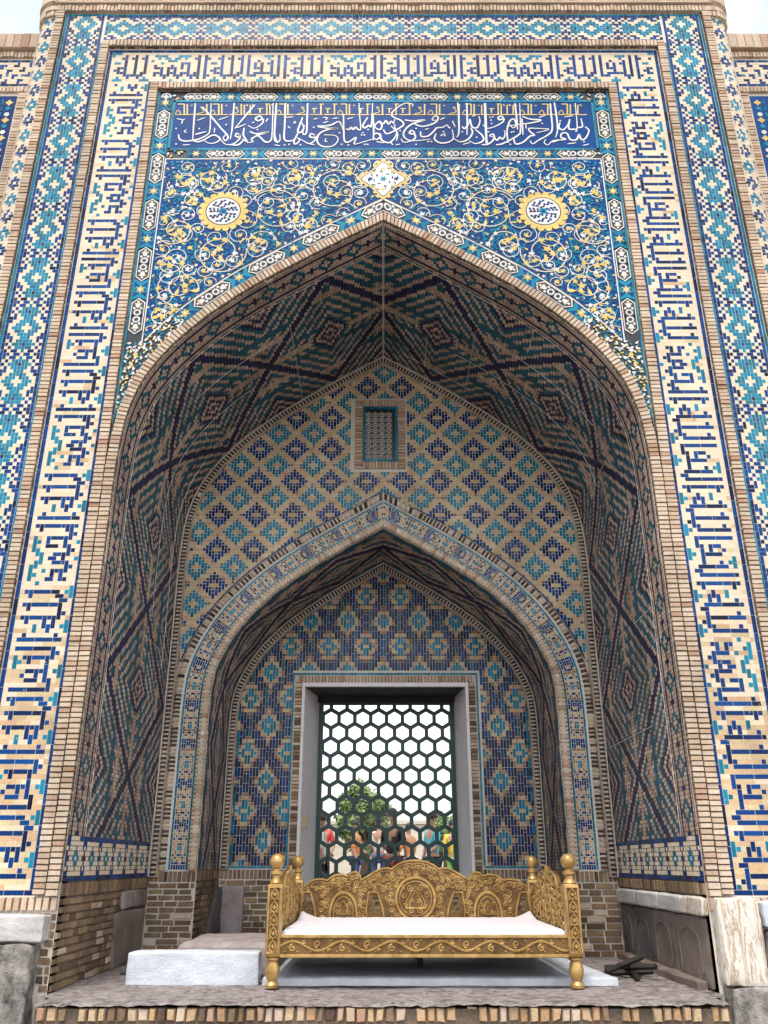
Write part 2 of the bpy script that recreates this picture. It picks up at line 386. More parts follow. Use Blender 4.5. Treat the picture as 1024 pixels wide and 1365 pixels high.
class Path:
    """half an arch from its foot up to the apex: x >= 0 side, v grows outwards (away from the opening)"""
    def __init__(s, pts, sgn):
        P = np.array(pts, float); T = np.gradient(P, axis=0); T /= np.linalg.norm(T, axis=1)[:, None]
        N = np.stack([T[:, 1], -T[:, 0]], 1)                     # outwards for a curve climbing to the apex at x = 0
        e = P[-1] - P[-2]; e /= np.linalg.norm(e); ne = np.array([e[1], -e[0]])
        N[-1] = (0, 1 / max(.2, ne[1]))
        k = 6
        for i in range(1, k): N[-1 - i] = N[-1 - i] * (i / k) + np.array([N[-1][0], N[-1][1]]) * (1 - i / k)
        s.P, s.N, s.sgn = P, N, sgn; s.L = np.concatenate([[0], np.cumsum(np.linalg.norm(np.diff(P, axis=0), axis=1))]); s.len = s.L[-1]
    def at(s, u):
        u = np.clip(u, 0, s.len)
        return (np.stack([np.interp(u, s.L, s.P[:, i]) for i in (0, 1)], -1), np.stack([np.interp(u, s.L, s.N[:, i]) for i in (0, 1)], -1))
    def face(s, y):          # on the wall plane y: u along the arch, v outwards
        def f(u, v):
            p, n = s.at(u); q = p + n * v[..., None]
            return np.stack([q[..., 0] * s.sgn, np.full_like(u, y), q[..., 1]], -1), np.broadcast_to(np.array([0., -1, 0]), u.shape + (3,))
        return f
    def soffit(s, y0):       # on the intrados: u along the arch, v depth
        def f(u, v):
            p, n = s.at(u); nn = n / np.linalg.norm(n, axis=-1, keepdims=True)
            return np.stack([p[..., 0] * s.sgn, y0 + v, p[..., 1]], -1), np.stack([-nn[..., 0] * s.sgn, np.zeros_like(u), -nn[..., 1]], -1)
        return f
def sheet(surface, fmap, u0, u1, v0, v1, nu, nv, mat, parent, h=0.0):
    U, V = np.meshgrid(np.linspace(u0, u1, nu + 1), np.linspace(v0, v1, nv + 1), indexing='ij')
    P, N = fmap(U, V); P = (P + N * h).reshape(-1, 3)
    i, j = np.meshgrid(np.arange(nu), np.arange(nv), indexing='ij'); a = (i * (nv + 1) + j).ravel()
    return obj(surface, mesh_from(surface, P, np.stack([a, a + nv + 1, a + nv + 2, a + 1], 1), mat), parent)

# ------------------------------------------------------------------ dimensions (metres, eye at the origin)
Y0, Y1, Y2, Y3 = 6.3, 8.6, 9.77, 10.5
ZF, ZG = -.79, -1.5
A1 = smooth_path([(2.2, -.12), (2.2, 1.0), (2.2, 2.2), (2.2, 3.0), (2.175, 3.42), (2.13, 3.65), (2.065, 3.84), (1.98, 4.0), (1.865, 4.17), (1.735, 4.325), (1.565, 4.5), (1.38, 4.66), (1.18, 4.82), (1.02, 4.93), (.78, 5.09), (.46, 5.295), (0, 5.575)], .06)
A2 = smooth_path([(1.75, -.06), (1.75, .8), (1.75, 1.45), (1.735, 1.72), (1.69, 1.9), (1.605, 2.08), (1.49, 2.27), (1.33, 2.46), (1.11, 2.67), (.8, 2.90), (.44, 3.13), (0, 3.39)], .05)
C = .0345

portal = thing('portal', 'tall tiled brick portal with deep pointed arch, blue kufic bands and arabesque spandrels', 'building', (0, Y0, ZF))
def P_(o):   # keep world coordinates of a part under the portal
    o.matrix_parent_inverse = portal.matrix_world.inverted(); return o
portal.location = (0, 0, 0)

# ---- masonry core of the portal: mortar coloured shells the pieces stand on
def mirror(P): return [(-x, z) for x, z in P]
def opening(P, zb):
    return [(-P[0][0], zb)] + mirror(P) + list(map(tuple, P[::-1][1:])) + [(P[0][0], zb)]
M_MORT, M_GM = MATS[MORTAR], MATS[GREYM]
XW = 3.50
loops = [[(-XW, ZG), (-XW, 8.41), (XW, 8.41), (XW, ZG)], opening(A1, ZF - .02)]
outl = [(-XW, ZG), (-XW, 8.41), (XW, 8.41), (XW, ZG), (2.2, ZG)] + [tuple(p) for p in A1] + mirror(A1[::-1][1:]) + [(-2.2, ZG)]
fill2d('front_wall', [outl], Y0, .12, M_MORT, portal)
fill2d('back_wall', [[(-2.3, ZG), (-2.3, 5.7), (2.3, 5.7), (2.3, ZG), (1.75, ZG)] + [tuple(p) for p in A2] + mirror(A2[::-1][1:]) + [(-1.75, ZG)]], Y1, .12, M_MORT, portal)
DX0, DX1, DZ0, DZ1 = -.91, .955, -.38, 1.9
fill2d('niche_wall', [[(-1.85, ZG), (-1.85, 3.5), (1.85, 3.5), (1.85, ZG)], [(DX0, DZ0), (DX1, DZ0), (DX1, DZ1), (DX0, DZ1)]], Y2, .1, M_MORT, portal)
for sg in (-1, 1):
    p1, p2 = Path(A1, sg), Path(A2, sg)
    sheet('vault_bed', p1.soffit(Y0), 0, p1.len, .001, Y1 - Y0, 90, 1, MATS[GREYM], portal)
    sheet('niche_bed', p2.soffit(Y1), 0, p2.len, .001, Y2 - Y1, 70, 1, MATS[GREYM], portal)
    sheet('jamb_base', wallx(sg * 2.2, -sg), Y0, Y1, ZG, -.12, 1, 1, M_GM, portal)
    sheet('niche_jamb_base', wallx(sg * 1.75, -sg), Y1, Y2, ZG, -.06, 1, 1, M_GM, portal)
b = MB(); b.box(-3.72, -2.45, Y0 + .13, 11.2, ZG, 9.4); b.box(2.45, 3.72, Y0 + .13, 11.2, ZG, 9.4); b.box(-2.45, 2.45, Y0 + .13, 11.2, 6.0, 9.4)
b.box(-2.45, -1.9, 9.95, 11.2, ZG, 6.0); b.box(1.9, 2.45, 9.95, 11.2, ZG, 6.0); b.box(-1.9, 1.9, 9.95, 11.2, 3.6, 6.0)
b.box(-1.9, -1.0, 10.75, 11.2, ZG, 3.6); b.box(1.05, 1.9, 10.75, 11.2, ZG, 3.6); b.box(-1.0, 1.05, 10.75, 11.2, 2.0, 3.6); b.box(-1.0, 1.05, 10.75, 11.2, ZG, DZ0)
b.build('masonry_core', MATS[BRICK], portal)

# ---- kufic text in square bricks
def kufic_cells():
    n, t = set(), set()
    def V(c, r0, r1, s): s.update((c, r) for r in range(r0, r1 + 1))
    def H(r, c0, c1, s): s.update((c, r) for c in range(c0, c1 + 1))
    def allah(o):
        V(o, 2, 11, n); n.update({(o+1, 3), (o+1, 10), (o+2, 8), (o+4, 7), (o+4, 9), (o+4, 3), (o+7, 3), (o+10, 3), (o+10, 9), (o+6, 11), (o+9, 11)})
        V(o+3, 7, 9, n); V(o+5, 2, 10, n); V(o+8, 2, 10, n); V(o+11, 2, 9, n); H(10, o+5, o+10, n)
        H(5, o+2, o+3, t); H(12, o+2, o+4, t); t.add((o+3, 11)); H(12, o+10, o+12, t); t.add((o+11, 11)); return o + 11
    def qu(d):
        V(d+2, 2, 10, n); H(10, d+2, d+4, n); n.add((d+4, 9)); H(9, d+4, d+9, n); V(d+4, 5, 7, n); n.update({(d+5, 4), (d+5, 7), (d+8, 5), (d+10, 10), (d+10, 11)})
        V(d+6, 5, 8, n); V(d+9, 4, 10, n); V(d+11, 2, 10, n); H(2, d+7, d+9, t); t.add((d+8, 3)); H(12, d+5, d+7, t); t.add((d+6, 11)); return d + 13
    def hamd(d):
        V(d+3, 6, 7, n); H(7, d+4, d+5, n); V(d+5, 7, 10, n); V(d+3, 9, 10, n); H(9, d+3, d+4, n); H(10, d+5, d+7, n); n.add((d+6, 11)); V(d+7, 7, 10, n); V(d+8, 6, 7, n); n.add((d+8, 9))
        V(d+9, 7, 10, n); H(10, d+9, d+11, n); n.add((d+10, 11)); V(d+11, 5, 7, n); H(5, d+11, d+13, n); n.add((d+12, 9)); n.add((d+11, 9)); V(d+13, 5, 10, n); V(d+14, 10, 11, n); V(d+15, 9, 10, n); V(d+16, 2, 11, n); n.add((d+15, 3))
        H(2, d+3, d+6, t); t.add((d+4, 3)); H(3, d+6, d+7, t); H(4, d+7, d+9, t); H(3, d+9, d+10, t); H(2, d+10, d+13, t); t.update({(d+12, 3), (d+2, 4), (d+5, 5), (d+8, 12), (d+12, 12), (d+1, 12)}); return d + 18
    return n, t, allah, qu, hamd
def kufic_grid(ncols, start, seq='HQ', first=0):
    n, t, allah, qu, hamd = kufic_cells(); o = start; i = first
    while o < ncols + 20:
        d = allah(o); o = hamd(d) if seq[i % len(seq)] == 'H' else qu(d); i += 1
    G = np.full((14, ncols), CREAM)
    for s, c in ((t, TURQ), (n, NAVY)):
        for (x, r) in s:
            if 0 <= x < ncols and 0 <= r < 14: G[r, x] = c
    G[0, :] = NAVY; G[13, :] = NAVY
    for (x, r) in t:
        if r == 12 and 0 <= x < ncols: G[12, x] = TURQ
    return G
XO, XI = 2.862, 2.379                       # outer and inner edge of the kufic band
ZT, ZTI, ZB = 7.862, 7.379, -.205           # top band
nc = int(round(2 * XO / C)); cc = 2 * XO / nc
G = kufic_grid(nc, 0, 'HQHQHQH')
G[:, 0] = NAVY; G[:, -1] = NAVY; G[1:, 1] = CREAM; G[1:, -2] = CREAM; G[13, :13] = CREAM; G[13, -13:] = CREAM; G[13, 13] = NAVY; G[13, -14] = NAVY; G[13, 0] = NAVY; G[13, -1] = NAVY
G[1, 1:4] = TURQ; G[2, 1] = TURQ; G[1, -3:-1] = TURQ
G = G[::-1]                                  # row 0 at the bottom for v = z
lay_grid('kufic_band_top', plane(Y0), G, -XO, ZT - 14 * C, cc, C, maxrun=4, bgmax=4, h=.0016, gap=.0013, bev=.0004, jit=.0003, cg=.35)
nr = int(round((ZTI - ZB) / C)); cr = (ZTI - ZB) / nr
for sg in (-1, 1):
    Gs = kufic_grid(nr, 3 if sg < 0 else 1, 'QHQ' if sg > 0 else 'HQQH', 1)
    if sg < 0: Gs = Gs.T.copy()              # rows -> columns; col 0 = outer edge at -x; text columns climb
    else: Gs = Gs[::-1, ::-1].T.copy()       # mirror: outer edge last, text runs downwards
    Gs[0, :] = NAVY
    Gs = Gs.copy()
    for rr_ in range(Gs.shape[0]):
        zz = ZB + rr_ * cr; pw = .85 if zz < .55 else (.85 - (zz - .55) * .5 if zz < 2 else .08)
        m_ = (Gs[rr_] == CREAM) & (np.repeat(rng.random(4), 4)[:14] < pw); Gs[rr_][m_] = WARM
    x0 = -XO if sg < 0 else XI
    lay_grid('kufic_band_left' if sg < 0 else 'kufic_band_right', plane(Y0), Gs, x0, ZB, C, cr, maxrun=4, bgmax=4, h=.0016, gap=.0013, bev=.0004, jit=.0003, cg=.35)

# ---- geometric outer band
GEO = ["NNN.NN.", "NN.NN.T", "N.N.TTT", "NN.TTTN", "N.N.TTT", "NNN..TT", "NN..TTT", "N..TTT.", "N.TTT..", "N..TTT.", "NN..TTT", "NNN..TT", "N.N.TTT", "NN.TTTN", "N.N.TTT", "NN.NN.T"]
def geo_cell(dx, y):
    """dx distance from the axis in cells, y along the band"""
    return {'N': NAVY, 'T': TURQ, '.': CREAM}[GEO[y % 16][6 - abs(dx)]]
XG0, XG1 = 2.955, 3.395                      # band incl. turquoise fillets
gn = int(round((8.41 + .2) / C)); gc = (8.41 + .2) / gn
for sg in (-1, 1):
    G = np.full((gn, 13), CREAM)
    for r in range(gn):
        for c in range(13): G[r, c] = geo_cell(c - 6, gn - r + 3)
    lay_grid('geometric_band_left' if sg < 0 else 'geometric_band_right', plane(Y0), G, (-XG1 + .027) if sg < 0 else (XG0 + .027 - .001), -.2, (XG1 - XG0 - .054) / 13, gc, maxrun=2, bgmax=2, gap=.0012, bev=.0004, h=.0014, jit=.0003, cg=.35)
wt = 2 * XG0; gtn = int(round(wt / C)); gtc = wt / gtn
G = np.full((13, gtn), CREAM)
ZG0, ZG1 = 7.975, 8.405
for r in range(13):
    for c in range(gtn): G[r, c] = geo_cell(r - 6, c + 3)
lay_grid('geometric_band_top', plane(Y0), G, -XG0 + .0, ZG0 + .027, gtc, (ZG1 - ZG0 - .054) / 13, maxrun=2, bgmax=2, coldir='h', gap=.0012, bev=.0004, h=.0014, jit=.0003, cg=.35)
def fillet(surface, f, u0, u1, v0, v1, col, L=.11, **kw):
    """a line of long tiles running along u"""
    n = max(1, int(round((u1 - u0) / L))); e = np.linspace(u0, u1, n + 1)
    lay(surface, f, e[:-1], e[1:], np.full(n, v0), np.full(n, v1), col, **{**dict(gap=.0012, h=.003), **kw})
PL = plane(Y0); PLs = swap(PL)
for sg, nm in ((-1, 'geometric_band_left'), (1, 'geometric_band_right')):
    for a, b2, zt in ((XG0, XG0 + .027, ZG0), (XG1 - .027, XG1, ZG1)):
        lo, hi = sorted((sg * a, sg * b2)); fillet(nm, PLs, -.2, zt, lo, hi, TURQ)
fillet('geometric_band_top', PL, -XG0, XG0, ZG0, ZG0 + .027, TURQ); fillet('geometric_band_top', PL, -XG1, XG1, ZG1 - .027, ZG1, TURQ)

# ---- brick ribs (courses of headers) that frame the bands
def rib(surface, f, u0, u1, v0, v1, pitch=.038, col=BRICK, h=.045, gap=.0022, alt=None, kind='brick', jit=.003, wob=.0008):
    n = max(1, int(round((u1 - u0) / pitch))); e = np.linspace(u0, u1, n + 1)
    cols = np.full(n, col)
    if alt is not None: cols = np.where(rng.random(n) < alt[1], alt[0], col)
    lay(surface, f, e[:-1], e[1:], np.full(n, v0), np.full(n, v1), cols, h=h, gap=gap, bev=.003, kind=kind, jit=jit, wob=wob)
for sg in (-1, 1):
    def vs(a, b2): return sorted((sg * a, sg * b2))
    nm = 'brick_rib'
    lo, hi = vs(2.29, 2.379); rib(nm, PLs, -.2, 7.362, lo, hi)
    lo, hi = vs(2.865, 2.952); rib(nm, PLs, -.2, 7.965, lo, hi)
    lo, hi = vs(3.398, 3.488); rib(nm, PLs, -.2, 8.41, lo, hi)
    pa = Path(A1, sg); k = pa.len
    rib(nm, pa.face(Y0), 0, k, .0, .088, h=.05)
rib(nm, PL, -2.29, 2.29, 7.274, 7.362, h=.05); rib(nm, PL, -2.865, 2.865, 7.878, 7.966, h=.05)
# solid backing under the ribs so they read as proud mouldings
b = MB()
for sg in (-1, 1):
    for a, b2, zt in ((2.293, 2.376, 7.359), (2.868, 2.949, 7.963), (3.40, 3.486, 8.41)):
        lo, hi = sorted((sg * a, sg * b2)); b.box(lo, hi, Y0 - .034, Y0, -.2, zt)
b.box(-2.29, 2.29, Y0 - .034, Y0, 7.277, 7.359); b.box(-2.865, 2.865, Y0 - .034, Y0, 7.881, 7.963)
b.build('rib_mortar', M_GM, portal)
for sg in (-1, 1):
    pa = Path(A1, sg)
    sheet('arch_rib_mortar', pa.face(Y0 - .036), 0, pa.len, .003, .085, 100, 1, M_GM, portal)
    f = pa.face(Y0); 
    def edge(vv):
        def g(u, v):
            P, N = f(u, np.full_like(u, vv)); P = P.copy(); P[..., 1] = Y0 - .037 * v; return P, N
        return g
    sheet('arch_rib_mortar', edge(.003), 0, pa.len, 0, 1, 100, 1, M_GM, portal); sheet('arch_rib_mortar', edge(.085), 0, pa.len, 0, 1, 100, 1, M_GM, portal)

# ---- corner shafts (engaged quarter columns)
def shaft_map(sg, r=.2):
    def f(u, v):
        a = u / r; x = 3.51 + r * np.sin(a); y = Y0 + .19 - r * np.cos(a)
        return np.stack([sg * x, y, v], -1), np.stack([sg * np.sin(a), -np.cos(a), np.zeros_like(a)], -1)
    return f
def shaft_cell(c, r):
    for ctr, off in ((2, 0), (7, 3), (12, 0)):
        j, r2 = divmod(r + off, 6); q = abs(c - ctr) + abs(r2 - 3)
        if q <= 2 and q != 0 and abs(r2 - 3) <= 2: return NAVY if (j + (ctr == 7)) % 2 == 0 else TURQ
    return CREAM
for sg in (-1, 1):
    G = np.full((gn, 12), CREAM)
    for r in range(gn):
        for c in range(12): G[r, c] = shaft_cell(c, r)
    lay_grid('corner_shaft', shaft_map(sg), G, -.03, -.2, .4 / 12, (8.33 + .2) / gn, maxrun=2, bgmax=2, coldir='h')
    fillet('corner_shaft', swap(shaft_map(sg)), -.2, 8.36, -.045, -.025, NAVY)
    sheet('shaft_bed', shaft_map(sg), -.04, .42, ZG, 8.41, 12, 1, M_MORT, portal)
    rib('corner_shaft', shaft_map(sg), -.04, .42, 8.34, 8.42, pitch=.04, h=.03)
    b = MB(); b.lathe([(.235, 0), (.235, .06), (.215, .07), (.215, .1), (.25, .12), (.25, .5)], (sg * 3.51, Y0 + .19, 8.42), 32); b.build('shaft_capital', MATS[BRICK], portal)

# ---- cornice
b = MB(); b.box(-3.5, 3.5, Y0 + .0, Y0 + .15, 8.41, 8.52); b.box(-3.52, 3.52, Y0 - .055, Y0 + .15, 8.52, 8.545); b.box(-3.52, 3.52, Y0 - .02, Y0 + .15, 8.545, 9.4); b.box(-3.55, 3.55, Y0 - .1, Y0 + .15, 8.80, 8.84)
b.build('cornice_core', MATS[BRICK], portal)
rib('cornice_brick', PL, -3.49, 3.49, 8.415, 8.50, h=.04); rib('cornice_brick', plane(Y0 - .02), -3.5, 3.5, 8.56, 8.79, pitch=.045, h=.02)
rib('cornice_brick', plane(Y0 - .02), -3.5, 3.5, 8.86, 9.05, pitch=.045, h=.02)

# ------------------------------------------------------------------ vault intrados: big lozenges, colours darkened for the recess shade
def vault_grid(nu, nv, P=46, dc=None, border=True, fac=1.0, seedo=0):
    G = np.full((nv, nu), SOOT_SHADED)
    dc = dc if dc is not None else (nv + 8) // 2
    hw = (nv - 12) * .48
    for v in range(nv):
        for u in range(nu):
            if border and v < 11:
                if v in (1, 9): G[v, u] = SHADED_NAVY if u < 90 else SHADED_NAVY; continue
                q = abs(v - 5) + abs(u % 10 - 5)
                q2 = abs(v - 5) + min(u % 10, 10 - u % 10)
                if q in (2, 3) and 1 < v < 9: G[v, u] = SHADED_TURQ
                elif q2 <= 1: G[v, u] = SHADED_NAVY
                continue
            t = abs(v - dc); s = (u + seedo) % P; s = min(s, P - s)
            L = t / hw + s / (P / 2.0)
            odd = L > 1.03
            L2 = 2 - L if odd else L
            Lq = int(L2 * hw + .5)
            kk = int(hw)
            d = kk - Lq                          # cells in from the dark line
            if d <= 1: G[v, u] = SHADED_NAVY
            elif d < 3: G[v, u] = SOOT_SHADED
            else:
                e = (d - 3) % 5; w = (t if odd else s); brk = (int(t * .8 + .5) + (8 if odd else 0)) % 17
                if d > 20: G[v, u] = SHADED_NAVY if (d - 21) % 4 < 2 else SOOT_SHADED
                elif e in (1, 2, 3) and brk not in (0, 1): G[v, u] = SHADED_TURQ
                elif e not in (1, 2, 3) and brk in (4, 5): G[v, u] = SHADED_TURQ
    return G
cv_ = .030
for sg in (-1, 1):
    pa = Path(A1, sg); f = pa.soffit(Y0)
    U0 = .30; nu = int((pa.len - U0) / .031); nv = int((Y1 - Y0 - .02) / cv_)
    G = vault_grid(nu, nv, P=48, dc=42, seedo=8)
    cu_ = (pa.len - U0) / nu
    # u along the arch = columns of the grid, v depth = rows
    lay_grid('vault_tilework', f, G, U0, .01, cu_, cv_, maxrun=3, bgcols=(SOOT_SHADED,), bgdir='v', bgmax=2, coldir='v', h=.0016, gap=.0014, jit=.0004)
    for vv in (.36, .92, 1.47, 2.0):
        e = np.sort(rng.uniform(.3, pa.len, 2)) if vv not in (.36,) else (.3, pa.len); fillet('vault_tilework', f, e[0], e[1], vv, vv + .005, MORTAR, L=.12, h=.0045, gap=.0)
    for uu in (1.15, 2.05, 2.95, 3.7, 4.35, 5.0, 5.6, 6.15):
        a_, b_ = sorted(rng.uniform(.35, 2.28, 2)); fillet('vault_tilework', swap(f), a_, b_, uu, uu + .005, MORTAR, L=.12, h=.0045, gap=.0)
    fillet('vault_tilework', f, pa.len - .012, pa.len - .002, .01, 2.28, MORTAR, L=.2, h=.004, gap=.0)
    # the foot of the jamb: dark line, small diamonds on cream, dark line
    nf = int((Y1 - Y0 - .02) / .03)
    G = np.full((nf, 9), CREAM)
    for r in range(nf):
        for c in range(9):
            q = abs(r % 12 - 6) + abs(c - 4); q2 = abs((r + 6) % 12 - 6) + abs(c - 4)
            if 1 <= q <= 2: G[r, c] = TURQ
            elif q2 in (0, 1) or (q2 > 2 and abs((r + 6) % 12 - 6) <= 1): G[r, c] = NAVY
    G[:, 0] = NAVY; G[8:, 8] = NAVY
    lay_grid('jamb_foot_tilework', f, G, .0, .01, .30 / 9, .03, maxrun=4, bgmax=2, bgdir='v', coldir=None, h=.004)
    pb = Path(A2, sg); g = pb.soffit(Y1)
    nu = int(pb.len / .031); nv = int((Y2 - Y1 - .02) / cv_)
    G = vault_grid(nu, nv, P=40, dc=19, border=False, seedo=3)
    lay_grid('niche_vault_tilework', g, G, 0, .01, pb.len / nu, cv_, maxrun=3, bgcols=(SOOT_SHADED,), bgdir='v', bgmax=2, coldir='v', h=.0016, gap=.0014, jit=.0004)

# ------------------------------------------------------------------ tympanum over the niche
def half_x(P, z):
    return np.interp(z, P[:, 1], P[:, 0])
WX0, WX1, WZ0, WZ1 = -.325, .255, 4.10, 4.99
def outer_offset(P, off):
    pa = Path(P, 1); return pa.P + pa.N * off
O2 = outer_offset(A2, .37)
tc_ = .0338; nx = int(4.3 / tc_) // 2 * 2; x0 = -nx * tc_ / 2; z0 = 1.5; nz = int((5.6 - z0) / tc_)
G = np.full((nz, nx), -1)
for r in range(nz):
    z = z0 + (r + .5) * tc_
    xo = half_x(A1, z) - .05; xi = half_x(O2, z) if z < O2[-1][1] else 0
    for c in range(nx):
        x = x0 + (c + .5) * tc_
        if abs(x) > xo or abs(x) < xi: continue
        if WX0 - .03 < x < WX1 + .03 and WZ0 - .03 < z < WZ1 + .03: continue
        dx = abs((c + 6 - nx // 2) % 12 - 6); dy = abs((r) % 12 - 6); q = dx + dy
        j = 0
        if q >= 6.5: dx = 6 - dx; dy = 6 - dy; q = dx + dy; j = 1
        if q == 6: v = WARM
        elif q == 5: v = BROWN if (dx > dy and (dx + c) % 2 == 0) or (r * 3 + c) % 7 == 0 else WARM
        elif q >= 2: v = NAVY if j else TURQ
        else: v = WARM if q == 0 or dy == 0 or j == 0 else BROWN
        G[r, c] = v
lay_grid('tympanum_tilework', plane(Y1), G, x0, z0, tc_, tc_, maxrun=2, bgcols=(WARM, CREAM, BROWN, ORANGE), bgdir='h', bgmax=3, coldir='v')
PB = plane(Y1)
# small lattice window in the tympanum
rib('window_brick', swap(PB), WZ0, WZ1, WX0, WX0 + .09, h=.03, col=BRICK, alt=(ORANGE, .3)); rib('window_brick', swap(PB), WZ0, WZ1, WX1 - .09, WX1, h=.03, alt=(ORANGE, .3))
rib('window_brick', PB, WX0 + .09, WX1 - .09, WZ1 - .09, WZ1, h=.03, alt=(ORANGE, .2)); rib('window_brick', PB, WX0 + .09, WX1 - .09, WZ0, WZ0 + .09, h=.03, alt=(ORANGE, .2))
for (f, a, b2, c, d) in ((PB, WX0 + .09, WX1 - .09, WZ1 - .12, WZ1 - .09), (PB, WX0 + .09, WX1 - .09, WZ0 + .09, WZ0 + .12), (swap(PB), WZ0 + .12, WZ1 - .12, WX0 + .09, WX0 + .12), (swap(PB), WZ0 + .12, WZ1 - .12, WX1 - .12, WX1 - .09)):
    fillet('window_brick', f, a, b2, c, d, TURQ, h=.02)
b = MB(); b.box(WX0 + .12, WX1 - .12, Y1 - .004, Y1 + .0, WZ0 + .12, WZ1 - .12); lw = b.build('lattice_window', MATS[BLACK], portal)
b = MB(); p = .078
for i in range(5):
    for j in range(10):
        cx = WX0 + .12 + .035 + i * p; cz = WZ0 + .12 + .03 + j * p * .87
        if cx > WX1 - .13 or cz > WZ1 - .13: continue
        ring = [(cx + .030 * math.cos(a), Y1 - .012, cz + .030 * math.sin(a)) for a in np.linspace(0, 2 * math.pi, 7)]
        b.tube(ring, .0042, 4)
        for a in np.linspace(0, math.pi, 4)[:3]:
            b.tube([(cx - .045 * math.cos(a + .52), Y1 - .012, cz - .045 * math.sin(a + .52)), (cx + .045 * math.cos(a + .52), Y1 - .012, cz + .045 * math.sin(a + .52))], .0026, 3)
b.build('lattice', MATS[WHITE], lw)

# rims on the back walls and the banded archivolt round the niche
def moulding(f, L, v0, v1, h, name='rim_moulding', mat=MORTAR):
    def g(u, v):
        P, N = f(u, v0 + (v1 - v0) * v / 3); H = np.where((v > .5) & (v < 2.5), h, 0.)
        return P + N * H[..., None], N
    sheet(name, g, 0, L, 0, 3, 90, 3, MATS[mat], portal)
for sg in (-1, 1):
    pa = Path(A1, sg); f = pa.face(Y1)
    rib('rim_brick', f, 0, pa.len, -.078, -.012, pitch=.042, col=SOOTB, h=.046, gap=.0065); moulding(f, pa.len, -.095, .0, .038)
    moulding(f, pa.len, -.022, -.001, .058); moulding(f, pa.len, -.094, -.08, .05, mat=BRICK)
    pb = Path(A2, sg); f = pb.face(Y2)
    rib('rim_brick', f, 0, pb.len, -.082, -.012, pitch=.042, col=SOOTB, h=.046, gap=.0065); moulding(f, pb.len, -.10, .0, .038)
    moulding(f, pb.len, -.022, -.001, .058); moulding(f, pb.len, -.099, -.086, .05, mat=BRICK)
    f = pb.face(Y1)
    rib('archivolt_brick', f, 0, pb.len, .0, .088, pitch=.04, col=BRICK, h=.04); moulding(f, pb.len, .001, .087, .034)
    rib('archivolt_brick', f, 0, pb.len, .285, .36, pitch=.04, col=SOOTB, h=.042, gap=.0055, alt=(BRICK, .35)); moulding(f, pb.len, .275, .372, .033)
    if True: fillet('archivolt_tilework', f, 1.9, pb.len, .372, .39, NAVY)
    fillet('archivolt_tilework', f, 0, pb.len, .09, .112, TURQ); fillet('archivolt_tilework', f, 0, pb.len, .252, .274, TURQ)
    nu = int(pb.len / .0235); G = np.full((6, nu), CREAM)
    for c in range(nu):
        k = c % 16; up = c * .0235 > 1.02
        for r in range(6):
            d = abs(r - 2.5); t = abs(k - 8)
            if k in (0, 1) or (k in (15, 2) and d > 1): v = NAVY
            elif t <= 1 and d < 1: v = TURQ
            elif t in (3,) and d in (.5, 2.5): v = NAVY
            elif d > 2 and t == 1: v = NAVY if up else ORANGE
            elif t == 4 and d == 1.5: v = TURQ if k > 8 else NAVY
            elif (k * 7 + r * 5 + c // 16) % (5 if up else 2) == 0: v = BROWN if up or k % 3 == 0 else ORANGE
            elif t == 6 and d < 1.6: v = NAVY
            else: v = WARM
            G[r, c] = v
    lay_grid('archivolt_tilework', f, G, 0, .114, pb.len / nu, .136 / 6, maxrun=2, bgcols=(WARM,), bgmax=2, gap=.0018)

# ------------------------------------------------------------------ wall behind the niche
PC = plane(Y2)
nx = int(3.44 / tc_) // 2 * 2; x0 = -nx * tc_ / 2; z0 = -.03; nz = int((3.35 - z0) / tc_)
G = np.full((nz, nx), -1)
cxs = 39.0
for r in range(nz):
    z = z0 + (r + .5) * tc_; xo = half_x(A2, z) - .05
    for c in range(nx):
        x = x0 + (c + .5) * tc_
        if abs(x) > xo or (DX0 - .15 < x < DX1 + .15 and z < DZ1 + .15): continue
        k = abs(c - nx / 2 + .5)
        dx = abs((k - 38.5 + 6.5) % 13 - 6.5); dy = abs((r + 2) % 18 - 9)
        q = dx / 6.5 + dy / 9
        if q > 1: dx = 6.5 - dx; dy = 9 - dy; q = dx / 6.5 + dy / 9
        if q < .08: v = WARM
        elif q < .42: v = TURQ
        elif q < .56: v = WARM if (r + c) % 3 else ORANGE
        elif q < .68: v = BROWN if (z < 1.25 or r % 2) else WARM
        elif z > 1.3: v = ((NAVY if c % 2 else SHADED_NAVY) if c % 5 else SHADED_TURQ) if (r % 6 or q > .85) else BROWN
        else: v = SHADED_NAVY if (c + r // 3) % 5 else NAVY  # low niche wall: shade carried by the darker navy copy
        G[r, c] = v
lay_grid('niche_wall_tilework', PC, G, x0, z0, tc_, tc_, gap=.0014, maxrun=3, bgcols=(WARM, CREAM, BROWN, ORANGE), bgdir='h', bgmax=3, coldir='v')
fillet('niche_wall_tilework', PC, -1.66, DX0 - .13, -.055, -.03, TURQ); fillet('niche_wall_tilework', PC, DX1 + .13, 1.66, -.055, -.03, TURQ)
fillet('niche_wall_tilework', PC, DX0 - .14, DX1 + .14, DZ1 + .115, DZ1 + .142, TURQ)
for a in (DX0 - .14, DX1 + .115, -1.645, 1.62): fillet('niche_wall_tilework', swap(PC), -.03, DZ1 + .115 if abs(a) < 1.5 else 1.6, a, a + .025, TURQ)
rib('window_brick', swap(PC), DZ0, DZ1, DX0 - .105, DX0 - .02, h=.03, col=DADO, alt=(BRICK, .6)); rib('window_brick', swap(PC), DZ0, DZ1, DX1 + .02, DX1 + .105, h=.03, col=DADO, alt=(BRICK, .6))
rib('window_brick', PC, DX0 - .1, DX1 + .1, DZ1 + .02, DZ1 + .11, h=.03)

